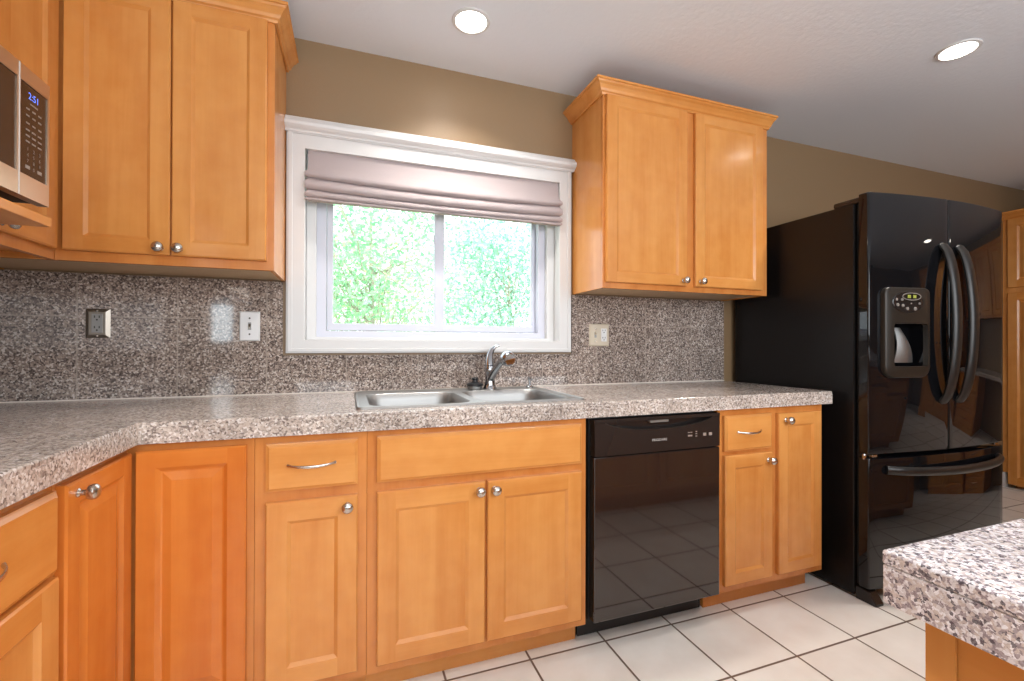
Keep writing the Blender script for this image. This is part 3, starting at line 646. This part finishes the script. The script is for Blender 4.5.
# ------------------------------------------------------------ microwave on its shelf
ms = thing('microwave_shelf', 'deep maple shelf carrying the microwave on the left wall', 'shelf', (-0.9, -1.1, UZ0))
MB().box(LX + 0.0105, -0.626, -1.40, -0.787, 1.376, 1.397).build('shelf_board', 'wood_hy', ms, bevel=0.002)
MB().box(LX + 0.0105, LX + 0.024, -1.40, -0.787, 1.3972, 1.76).build('back_board', 'wood_v', ms)
mw = thing('microwave', 'stainless microwave with dark glass door and keypad on the left wall shelf', 'microwave', (-0.85, -1.05, 1.398))
MX = -0.630; y0m, y1m = -1.30, -0.789; z0m, z1m = 1.420, 1.688; yd = -0.886
MB().box(LX + 0.04, MX - 0.021, y0m + 0.004, y1m - 0.004, z0m + 0.004, z1m - 0.003).build('housing', 'matte_black', mw)
for (x, y) in ((-1.08, -1.25), (-1.08, -0.85), (-0.70, -1.25), (-0.70, -0.85)):
    mb = MB(); mb.lathe((x, y, 1.3975), (0, 0, 1), [(0.014, 0), (0.012, 0.026)], 12); mb.build('foot', 'rubber', mw)
fm = MB(); fm.box(MX - 0.020, MX, yd + 0.001, y1m, z1m - 0.032, z1m).box(MX - 0.020, MX, yd + 0.001, y1m, z0m, z0m + 0.046).box(MX - 0.020, MX, y1m - 0.006, y1m, z0m + 0.046, z1m - 0.032).box(MX - 0.020, MX, yd + 0.001, yd + 0.004, z0m + 0.046, z1m - 0.032)
fm.build('control_frame', 'mw_steel', mw)
kp = MB(); kp.box(MX - 0.016, MX - 0.002, yd + 0.004, y1m - 0.006, z0m + 0.046, z1m - 0.032); kpo = kp.build('keypad', 'mw_glass', mw)
ky = MB(); yc = (yd + y1m) / 2
for r_, z in enumerate((1.604, 1.590, 1.574, 1.560, 1.548, 1.536)):
    for c_ in (-1, 0, 1):
        w = 0.005 if r_ < 3 else 0.006
        ky.box(MX - 0.0019, MX - 0.0014, yc + c_ * 0.019 - w, yc + c_ * 0.019 + w, z, z + 0.0032)
ky.box(MX - 0.0019, MX - 0.0014, yc - 0.012, yc + 0.012, 1.617, 1.620)
for r_, row in enumerate(('123', '456', '789')):
    for c_, ch in enumerate(row): text_mb(ky, ch, (MX - 0.0015, yc + (c_ - 1) * 0.019, 1.522 - r_ * 0.0125), (0, 1, 0), (0, 0, 1), 0.0105)
text_mb(ky, '0', (MX - 0.0015, yc, 1.484), (0, 1, 0), (0, 0, 1), 0.0105)
for c_ in (-1, 1): ky.box(MX - 0.0019, MX - 0.0014, yc + c_ * 0.019 - 0.007, yc + c_ * 0.019 + 0.007, 1.481, 1.488)
ky.build('key_legends', 'print_dim', kpo)
ck = MB(); text_mb(ck, '2:51', (MX - 0.0015, yc - 0.001, 1.634), (0, 1, 0), (0, 0, 1), 0.020); ck.build('clock_digits', 'lcd_blue', kpo)
dm = MB(); dm.box(MX - 0.020, MX, y0m, yd - 0.001, z1m - 0.032, z1m).box(MX - 0.020, MX, y0m, yd - 0.001, z0m, z0m + 0.046).box(MX - 0.020, MX, yd - 0.006, yd - 0.001, z0m + 0.046, z1m - 0.032).box(MX - 0.020, MX, y0m, y0m + 0.03, z0m + 0.046, z1m - 0.032)
dmo = dm.build('door', 'mw_steel', mw)
MB().box(MX - 0.018, MX - 0.002, y0m + 0.03, yd - 0.006, z0m + 0.046, z1m - 0.032).build('door_glass', 'mw_glass', dmo)
MB().box(MX - 0.004, MX + 0.0012, yd - 0.0006, yd + 0.0008, z0m, z1m).build('door_gap_strip', 'print', mw)

# ============================================================ REFRIGERATOR
fx0, fx1 = 2.110, 3.040; fm_ = (fx0 + fx1) / 2; fh_ = (fx1 - fx0) / 2
def yf(x): return -0.7725 - 0.0155 * ((x - fm_) / fh_) - 0.038 * (1 - ((x - fm_) / fh_) ** 2)
rf = thing('refrigerator', 'glossy black french-door refrigerator with water dispenser and bottom freezer', 'refrigerator', (fm_, -0.4, 0))
MB().box(fx0, fx1, -0.696, -0.035, 0.012, 1.750).build('case', 'side_black', rf, bevel=0.004)
MB().box(fx0 + 0.020, fx1 - 0.020, -0.716, -0.6965, 0.06, 1.748).build('gasket', 'matte_black', rf)
def slab(x0, x1, z0, z1, yb=-0.7165, r=0.005, n=22):
    """bowed door: plan outline with rounded vertical edges, rounded top and bottom"""
    def outline(ins):
        a, b_ = x0 + ins, x1 - ins; pts = [(a, yb)]
        pts += [(a, yf(x0) + r * 1.6)]
        for k in range(1, 5):
            t = k / 5 * math.pi / 2; xx = a + r * (1 - math.cos(t)); pts.append((xx, yf(xx) + r * 1.2 * (1 - math.sin(t)) + ins))
        for i in range(n + 1):
            xx = a + r + (b_ - a - 2 * r) * i / n; pts.append((xx, yf(xx) + ins))
        for k in range(4, 0, -1):
            t = k / 5 * math.pi / 2; xx = b_ - r * (1 - math.cos(t)); pts.append((xx, yf(xx) + r * 1.2 * (1 - math.sin(t)) + ins))
        pts += [(b_, yf(x1) + r * 1.6), (b_, yb)]
        return pts
    mb = MB(); ls = []
    for ins, z in ((0.006, z0), (0.0018, z0 + 0.002), (0, z0 + 0.006), (0, z1 - 0.006), (0.0018, z1 - 0.002), (0.006, z1)):
        ls.append([(x, y, z) for x, y in outline(ins)])
    mb.loops(ls, 0, True); return mb
# left door with a hole for the dispenser niche
dl = slab(fx0, 2.560, 0.646, 1.786).build('door', 'gloss_black', rf, angle=40)
cut = MB().box(2.206, 2.404, -0.95, -0.735, 1.022, 1.220).build('cutter', 'matte_black', rf)
bo = dl.modifiers.new('niche', 'BOOLEAN'); bo.object = cut; bo.operation = 'DIFFERENCE'; bo.solver = 'EXACT'
bpy.context.view_layer.update()
me2 = bpy.data.meshes.new_from_object(dl.evaluated_get(bpy.context.evaluated_depsgraph_get()))
dl.modifiers.clear(); dl.data = me2; bpy.data.objects.remove(cut); me2.materials.clear(); me2.materials.append(M['gloss_black'])
for p_ in me2.polygons: p_.material_index = 0
dr = slab(2.566, fx1, 0.646, 1.786).build('door', 'gloss_black', rf, angle=40)
fz = slab(fx0, fx1, 0.062, 0.630).build('freezer_drawer', 'gloss_black', rf, angle=40)
def handle_v(x, parent, lean):
    pts = []; rad = []
    for i in range(27):
        t = -1 + i / 13; z = 1.219 + t * 0.352; o_ = 0.004 + 0.052 * (1 - t * t) ** 0.62
        pts.append((x + lean * (1 - t * t), yf(x) - o_, z)); rad.append(0.028 - 0.002 * t ** 4)
    mb = MB(); mb.tube(pts, rad, 16, flat=0.5, side=(1, 0, 0))
    mb.lathe((x, yf(x) + 0.001, 1.566), (0, -1, 0), [(0.018, 0), (0.016, 0.012)], 14); mb.lathe((x, yf(x) + 0.001, 0.872), (0, -1, 0), [(0.018, 0), (0.016, 0.012)], 14)
    return mb.build('handle', 'handle_black', parent)
handle_v(2.520, dl, -0.004); handle_v(2.632, dr, 0.0)
pts = []; rad = []
for i in range(31):
    t = -1 + i / 15; x = 2.585 + t * 0.39; pts.append((x, yf(x) - 0.004 - 0.052 * (1 - t * t) ** 0.55, 0.578 - 0.006 * (1 - t * t))); rad.append(0.019)
mb = MB(); mb.tube(pts, rad, 14, flat=0.7, side=(0, 0, 1)); mb.build('handle', 'handle_black', fz)
for xx in (fx0 + 0.02, fx1 - 0.06): MB().box(xx, xx + 0.03, yf(xx + .03) + 0.006, -0.72, 0.6315, 0.6445).build('hinge', 'chrome', rf, bevel=0.003)
mb = MB(); mb.lathe((fx0 + 0.004, -0.735, 0.622), (0, 0, 1), [(0.008, 0), (0.009, 0.016), (0.006, 0.024)], 12); mb.build('hinge_pin', 'chrome', rf)
MB().box(fx0 + 0.004, fx0 + 0.12, -0.748, -0.60, 1.7505, 1.776).build('hinge_cover', 'panel_black', rf, bevel=0.008)
MB().box(fx1 - 0.12, fx1 - 0.004, -0.748, -0.60, 1.7505, 1.776).build('hinge_cover', 'panel_black', rf, bevel=0.008)
mb = MB(); mb.box(fx0 + 0.03, fx1 - 0.03, -0.70, -0.66, 0.012, 0.058); mb.build('toe_grille', 'matte_black', rf)
for xx in (fx0 + 0.002, fx1 - 0.052):
    mb = MB(); s_ = [(-0.70, 0.0), (-0.785, 0.0), (-0.785, 0.012), (-0.758, 0.052), (-0.72, 0.058), (-0.70, 0.058)]
    mb.loops([[(xx, y, z) for y, z in s_], [(xx + 0.05, y, z) for y, z in s_]]); mb.build('foot', 'panel_black', rf, bevel=0.004)
# dispenser
def plate_ring(outer, inner, off_f, off_b, mi=0, rim=0.006):
    mb = MB()
    cx_ = sum(p[0] for p in outer) / len(outer); cz_ = sum(p[1] for p in outer) / len(outer)
    sh_ = lambda pts, d: [(x + (cx_ - x) * d / 0.15, z + (cz_ - z) * d / 0.2) for x, z in pts]
    mk = lambda pts, off: [(x, yf(x) - off, z) for x, z in pts]
    ls = [mk(outer, off_b), mk(outer, off_f - rim), mk(sh_(outer, 0.002), off_f - rim * 0.3), mk(sh_(outer, 0.006), off_f), mk(inner, off_f), mk(inner, off_b)]
    mb.loops(ls, 0, True, False, False); return mb
outer = rrect(2.168, 2.414, 0.978, 1.372, [0.05, 0.03, 0.03, 0.05], 8); inner = rrect(2.213, 2.399, 1.027, 1.214, [0.012, 0.012, 0.012, 0.012], 8)
dp = plate_ring(outer, inner, 0.020, 0.0003).build('dispenser', 'disp_grey', rf, angle=45)
nb = MB(); nb.box(2.207, 2.403, -0.7445, -0.7425, 1.023, 1.219)
nb.box(2.2065, 2.2085, -0.785, -0.7445, 1.023, 1.219).box(2.4015, 2.4035, -0.80, -0.7445, 1.023, 1.219).box(2.2085, 2.4015, -0.79, -0.7445, 1.0225, 1.0245).box(2.2085, 2.4015, -0.79, -0.7445, 1.2175, 1.2195)
nb.build('niche', 'gloss_black', dp)
pd = MB(); ls = []
for i in range(9):
    t = i / 8; z = 1.198 - 0.155 * t; w0 = 0.020 + 0.046 * t; y = -0.750 - 0.016 * t - 0.016 * math.sin(t * 3.0)
    row = [(2.302 + 0.012 * t + w0 * (-1 + 2 * k / 8), y - 0.012 * math.cos((-1 + k / 4) * 1.4), z) for k in range(9)]
    ls.append(row + [(x, yy + 0.004, zz) for x, yy, zz in row[::-1]])
pd.loops(ls, 0, True); pd.build('paddle', 'steel', dp)
ov = MB()
def oval(s_, off): return [(2.284 + 0.084 * s_ * math.cos(R(k * 12)), yf(2.284 + 0.084 * s_ * math.cos(R(k * 12))) - off, 1.308 + 0.047 * s_ * math.sin(R(k * 12))) for k in range(30)]
ov.loops([oval(1, 0.019), oval(1, 0.022), oval(0.96, 0.0235)]); ov.build('control_oval', 'panel_black', dp)
lr = MB()
def oval2(s_, sz, off): return [(2.300 + 0.052 * s_ * math.cos(R(k * 12)), yf(2.300 + 0.052 * s_ * math.cos(R(k * 12))) - off, 1.332 + 0.017 * sz * math.sin(R(k * 12))) for k in range(30)]
lr.loops([oval2(1, 1, 0.0236), oval2(1, 1, 0.0252), oval2(0.92, 0.8, 0.0252), oval2(0.92, 0.8, 0.0240)], 0, False, False, False); lr.build('display_ring', 'button', dp)
ld = MB()
for x in (2.286, 2.316): ld.box(x - 0.010, x + 0.010, yf(x) - 0.0246, yf(x) - 0.0234, 1.325, 1.339)
ld.build('display', 'lcd_green', dp)
for (x, z, r_) in ((2.219, 1.318, .006), (2.225, 1.295, .007), (2.248, 1.318, .006), (2.252, 1.292, .007), (2.276, 1.279, .007), (2.318, 1.279, .008), (2.342, 1.302, .005), (2.296, 1.302, .003)):
    bq = MB(); bq.lathe((x, yf(x) - 0.0232, z), (-0.1, -1, 0), [(r_, 0), (r_, 0.0025), (r_ * .6, 0.0035)], 14); bq.build('button', 'button', dp)

# ============================================================ ISLAND
isl = thing('island_countertop', 'speckled granite island countertop in the lower right foreground', 'countertop', (1.75, -2.3, 0.85))
IX0, IX1, IY0, IY1 = 0.510, 3.45, -2.80, -1.7695
MB().box(IX0, IX1, IY0, IY1, 0.8965, 0.911).build('tile_top', 'granite_island', isl, bevel=0.003, seg=3)
MB().box(IX0 + 0.0008, IX1 - 0.0008, IY0 + 0.0008, IY1 - 0.0008, 0.857, 0.8962).build('edge_band', 'granite_island', isl, bevel=0.0015)
isb = thing('island_cabinet', 'maple island base cabinet under the granite top in the foreground', 'cabinet', (1.75, -2.3, 0))
bx0, bx1, by0, by1 = 0.550, 3.40, -2.76, -1.786
MB().box(bx0 + 0.004, bx1, by0, by1 - 0.004, 0.1, 0.856).build('body', 'wood_hy', isb)
pm = MB(); pm.box(bx0, bx0 + 0.003, by1 - 0.024, by1, 0.1, 0.856).box(bx0 + 0.003, bx0 + 0.024, by1 - 0.0035, by1, 0.1, 0.856); pm.build('corner_post', 'wood_v', isb)
MB().box(bx0 + 0.06, bx1 - 0.06, by0 + 0.06, by1 - 0.07, 0, 0.0995).build('toe_kick', 'wood_h', isb)
Fi = Frame((0, by1, 0), (-1, 0, 0), (0, 1, 0))
for k in range(4):
    a0 = -bx1 + 0.05 + k * 0.70; drawer_front(Fi, a0, a0 + 0.66, 0.69, 0.832, isb); panel_door(Fi, a0, a0 + 0.66, 0.13, 0.664, isb, knob_at=(a0 + 0.03, 0.636))

# ============================================================ FAR RIGHT WALL: pantry, desk and its wall cabinets
PX = 4.90
Fr = Frame((PX, 0, 0), (0, -1, 0), (-1, 0, 0))
pt = thing('pantry_cabinet', 'tall maple pantry cabinet beyond the refrigerator at the right edge', 'cabinet', (5.2, -0.34, 0))
MB().box(PX + 0.02, RX - 0.001, -0.66, -0.0015, 0.118, 2.14).build('carcass', 'wood_v', pt)
MB().box(PX, PX + 0.0195, -0.66, -0.0015, 0.118, 2.14).build('face_frame', 'wood_v', pt)
MB().box(PX + 0.06, PX + 0.08, -0.66, -0.05, 0.0, 0.117).build('toe_kick', 'wood_v', pt)
for (b0, b1) in ((0.03, 1.535), (1.575, 2.115)):
    panel_door(Fr, 0.035, 0.335, b0, b1, pt, 'wood_v', 'wood_hy', raised=True, knob_at=(0.305, 1.05 if b0 < 1 else 1.62))
    panel_door(Fr, 0.34, 0.64, b0, b1, pt, 'wood_v', 'wood_hy', raised=True, knob_at=(0.37, 1.05 if b0 < 1 else 1.62))
mb = MB(); mb.loops([[(PX - o_, y, z - 0.13) for o_, z in CROWN] for y in (-0.66, -0.0015)]); mb.build('crown_molding', 'wood_hy', pt)
MB().box(4.885, PX + 0.055, -0.020, -0.0005, 0.0, 0.115).build('baseboard_back', 'white', kind='structure', bevel=0.003)

UX = 5.20
Fd = Frame((UX, 0, 0), (0, -1, 0), (-1, 0, 0))
for g in range(2):
    yb, ya = -0.67 - g * 0.645 - 0.64, -0.67 - g * 0.645
    dc = thing('wall_cabinet', ('two-door maple wall cabinet beside the pantry, mirrored in the refrigerator door', 'two-door maple wall cabinet second from the pantry, mirrored in the refrigerator door')[g], 'cabinet', (5.36, (ya + yb) / 2, UZ0), 'maple wall cabinets')
    MB().box(UX, RX - 0.001, yb, ya, UZ0, 2.17).build('carcass', 'wood_v', dc)
    for k in range(2): panel_door(Fd, -ya + 0.015 + k * 0.308, -ya + 0.317 + k * 0.308, 1.40, 2.15, dc, 'wood_v', 'wood_hy', knob_at=(-ya + (0.29 if k == 0 else 0.35), 1.43))
    mb = MB(); mb.loops([[(UX - o_, y, z - 0.10) for o_, z in CROWN] for y in (yb, ya)]); mb.build('crown_molding', 'wood_hy', dc)
p2 = thing('pantry_cabinet', 'tall maple cabinet at the far end of the desk, mirrored in the refrigerator door', 'cabinet', (5.2, -2.4, 0))
MB().box(PX + 0.0195, RX - 0.001, -2.82, -1.97, 0.0, 2.17).build('carcass', 'wood_v', p2)
MB().box(PX, PX + 0.019, -2.82, -1.97, 0.1, 2.17).build('face_frame', 'wood_v', p2)
for k in range(2): panel_door(Fr, 1.99 + k * 0.41, 2.395 + k * 0.41, 0.13, 2.15, p2, 'wood_v', 'wood_hy', knob_at=(2.36 if k == 0 else 2.44, 1.05))
dk = thing('desk_counter', 'granite desk counter on the far right wall, mirrored in the refrigerator door', 'countertop', (5.2, -1.3, 0.72))
MB().box(4.93, RX - 0.001, -1.966, -0.664, 0.72, 0.76).build('slab', 'granite_top', dk, bevel=0.004)
db = thing('desk_cabinet', 'maple drawer cabinet carrying the desk counter on the far right wall', 'cabinet', (5.2, -1.75, 0))
MB().box(4.98, RX - 0.001, -1.96, -1.54, 0.0, 0.7195).build('carcass', 'wood_v', db)
Fk = Frame((4.98, 0, 0), (0, -1, 0), (-1, 0, 0))
for z in (0.08, 0.30, 0.52): drawer_front(Fk, 1.56, 1.94, z, z + 0.18, db, wh='wood_hy')

# ============================================================ OUTLETS AND SWITCHES
def plate(root, x0, x1, z0, z1, mat, d=0.006, bev=0.008):
    mb = MB(); y = -0.0102
    q = lambda i, yy: [(x0 + i, yy, z0 + i), (x1 - i, yy, z0 + i), (x1 - i, yy, z1 - i), (x0 + i, yy, z1 - i)]
    mb.loops([q(0, y), q(0, y - 0.0012), q(bev, y - d)]); return mb.build('wall_plate', mat, root)
def screws(root, pts, y, mat):
    for x, z in pts:
        mb = MB(); mb.lathe((x, y, z), (0, -1, 0), [(0.0035, 0), (0.0035, 0.001), (0.0015, 0.0015)], 10); mb.build('screw', mat, root)
def recept(root, x, z, y, w=0.0165, h=0.034, mat='recept_grey'):
    f = MB().box(x - w, x + w, y - 0.0018, y + 0.001, z - h, z + h).build('receptacle', mat, root, bevel=0.002)
    s_ = MB()
    for dz in (-0.019, 0.019):
        for dx in (-0.007, 0.007): s_.box(x + dx - 0.0016, x + dx + 0.0016, y - 0.0021, y - 0.0017, z + dz + 0.001, z + dz + 0.009)
        s_.lathe((x, y - 0.0017, z + dz - 0.006), (0, -1, 0), [(0.003, 0), (0.003, 0.0005)], 10)
    s_.build('slots', 'dark_slot', f)
o1 = thing('wall_outlet', 'brushed metal outlet plate with grey receptacle on the backsplash under left cabinets', 'outlet', (-0.868, -0.01, 1.14))
plate(o1, -0.905, -0.832, 1.139, 1.246, 'plate_metal', 0.008, 0.012); recept(o1, -0.8685, 1.1925, -0.0183); screws(o1, [(-0.8685, 1.238), (-0.8685, 1.147)], -0.0183, 'nickel')
o2 = thing('light_switch', 'white single toggle switch plate just left of the window', 'switch', (-0.38, -0.01, 1.13))
plate(o2, -0.417, -0.344, 1.131, 1.249, 'plate_white', 0.006, 0.004); screws(o2, [(-0.3805, 1.222), (-0.3805, 1.158)], -0.0163, 'dark_slot')
MB().box(-0.3865, -0.3745, -0.0168, -0.0160, 1.175, 1.205).build('toggle_slot', 'recept_grey', o2)
mb = MB(); mb.loops([[(-0.3845, -0.0165, 1.186), (-0.3765, -0.0165, 1.186), (-0.3765, -0.0165, 1.199), (-0.3845, -0.0165, 1.199)], [(-0.3835, -0.026, 1.179), (-0.3775, -0.026, 1.179), (-0.3775, -0.026, 1.186), (-0.3835, -0.026, 1.186)]]); mb.build('toggle', 'plate_metal', o2)
o3 = thing('wall_outlet', 'beige two-gang plate with toggle and outlet right of the window', 'outlet', (1.22, -0.01, 1.112))
plate(o3, 1.163, 1.279, 1.112, 1.227, 'plate_beige', 0.006, 0.005); recept(o3, 1.2465, 1.170, -0.0163, mat='plate_white')
MB().box(1.191, 1.203, -0.0168, -0.0160, 1.156, 1.184).build('toggle_slot', 'recept_grey', o3)
mb = MB(); mb.loops([[(1.193, -0.0165, 1.170), (1.201, -0.0165, 1.170), (1.201, -0.0165, 1.183), (1.193, -0.0165, 1.183)], [(1.194, -0.026, 1.181), (1.200, -0.026, 1.181), (1.200, -0.026, 1.187), (1.194, -0.026, 1.187)]]); mb.build('toggle', 'plate_beige', o3)
screws(o3, [(1.197, 1.202), (1.197, 1.138)], -0.0163, 'nickel')

# ============================================================ RECESSED CEILING LIGHTS
LG = [('round recessed ceiling light above the sink window', 0.445, -0.344), ('round recessed ceiling light in front of the refrigerator', 2.469, -0.890),
      ('round recessed ceiling light over the island', 1.45, -2.35), ('round recessed ceiling light at the far right end of the room, mirrored in the refrigerator', 4.5, -2.2), ('round recessed ceiling light near the left wall', -0.35, -2.0)]
for lab, x, y in LG:
    t = thing('ceiling_light', lab, 'light', (x, y, CZ - 0.006), 'recessed ceiling lights')
    mb = MB(); mb.lathe((x, y, CZ - 0.0005), (0, 0, -1), [(0.076, 0), (0.074, 0.004), (0.062, 0.006), (0.060, 0.003), (0.060, 0.0)], 32); mb.build('trim_ring', 'white', t)
    mb = MB(); mb.lathe((x, y, CZ - 0.0006), (0, 0, -1), [(0.0595, 0), (0.0595, 0.002), (0.03, 0.0035), (0.002, 0.004)], 28); mb.build('lens', 'lens', t)
    lamp('downlight', 'SPOT', (x, y, CZ - 0.012), (0, 0, 0), 47, (1.0, 0.95, 0.89), spot_size=R(125), spot_blend=0.9, shadow_soft_size=0.06)

# ============================================================ OUTSIDE
MB().box(-14, 16, 0.4, 26, -0.75, -0.65).build('lawn', 'lawn', kind='structure', loc=(0, 5, -0.65))
def tree(label, x, y, h, crown_c, crown_r, n, mat, seed, leaf=0.085, gap=0.0):
    rnd = random.Random(seed)
    t = thing('leafy_tree', label, 'tree', (x, y, -0.65), 'trees outside the window')
    br = MB(); top = Vector(crown_c); base = Vector((x, y, -0.65))
    br.tube([base, base.lerp(top, 0.3) + Vector((0.08, 0, 0)), base.lerp(top, 0.65), top + Vector((0, 0, crown_r[2] * 0.5))], [0.10, 0.07, 0.05, 0.012], 10)
    tips = []
    for k in range(26):
        s_ = base.lerp(top, rnd.uniform(0.35, 1.1)); d = Vector((rnd.uniform(-1, 1) * crown_r[0], rnd.uniform(-1, 1) * crown_r[1], rnd.uniform(-0.7, 0.9) * crown_r[2])) * 0.85
        e = top + d; mid = s_.lerp(e, 0.5) + Vector((rnd.uniform(-.1, .1), rnd.uniform(-.1, .1), rnd.uniform(0, .18)))
        br.tube([s_, mid, e], [0.016, 0.010, 0.004], 6); tips += [mid, e, mid.lerp(e, 0.5)]
    br.build('branches', 'bark', t)
    lv = MB(); cl = []
    for k in range(150):
        while True:
            u = Vector((rnd.uniform(-1, 1), rnd.uniform(-1, 1), rnd.uniform(-1, 1)))
            if u.length < 1: break
        cl.append(top + Vector((u.x * crown_r[0], u.y * crown_r[1], u.z * crown_r[2])))
    cl += tips
    for k in range(n):
        c = rnd.choice(cl); s_ = leaf * 2.6
        p = c + Vector((rnd.gauss(0, s_), rnd.gauss(0, s_), rnd.gauss(0, s_ * 0.8)))
        d = Vector((rnd.gauss(0, 1), rnd.gauss(0, 1), rnd.gauss(-0.3, 0.7))).normalized(); sd = d.cross(Vector((rnd.gauss(0, 1), rnd.gauss(0, 1), rnd.gauss(0, 1)))).normalized(); nn = d.cross(sd)
        l = leaf * rnd.uniform(0.7, 1.3); w = l * 0.30
        lv.add([p, p + d * l * .45 + sd * w + nn * l * .08, p + d * l, p + d * l * .45 - sd * w + nn * l * .08], [(0, 1, 2), (0, 2, 3)], 0, False)
    lv.build('foliage', mat, t, recalc=False)
tree('bright green tree close outside the left half of the window', 0.3, 4.2, 3, (0.25, 4.2, 2.05), (1.5, 1.0, 1.7), 7000, 'leaf_a', 3, leaf=0.075)
tree('blue-green tree outside the right half of the window', 3.4, 7.4, 3, (3.3, 7.4, 2.4), (1.8, 1.2, 2.2), 8000, 'leaf_b', 5, leaf=0.10)
tree('pale green tree far behind the others outside the window', 0.9, 12.5, 3, (1.2, 12.5, 2.9), (3.4, 1.6, 2.8), 6500, 'leaf_c', 9, leaf=0.12)
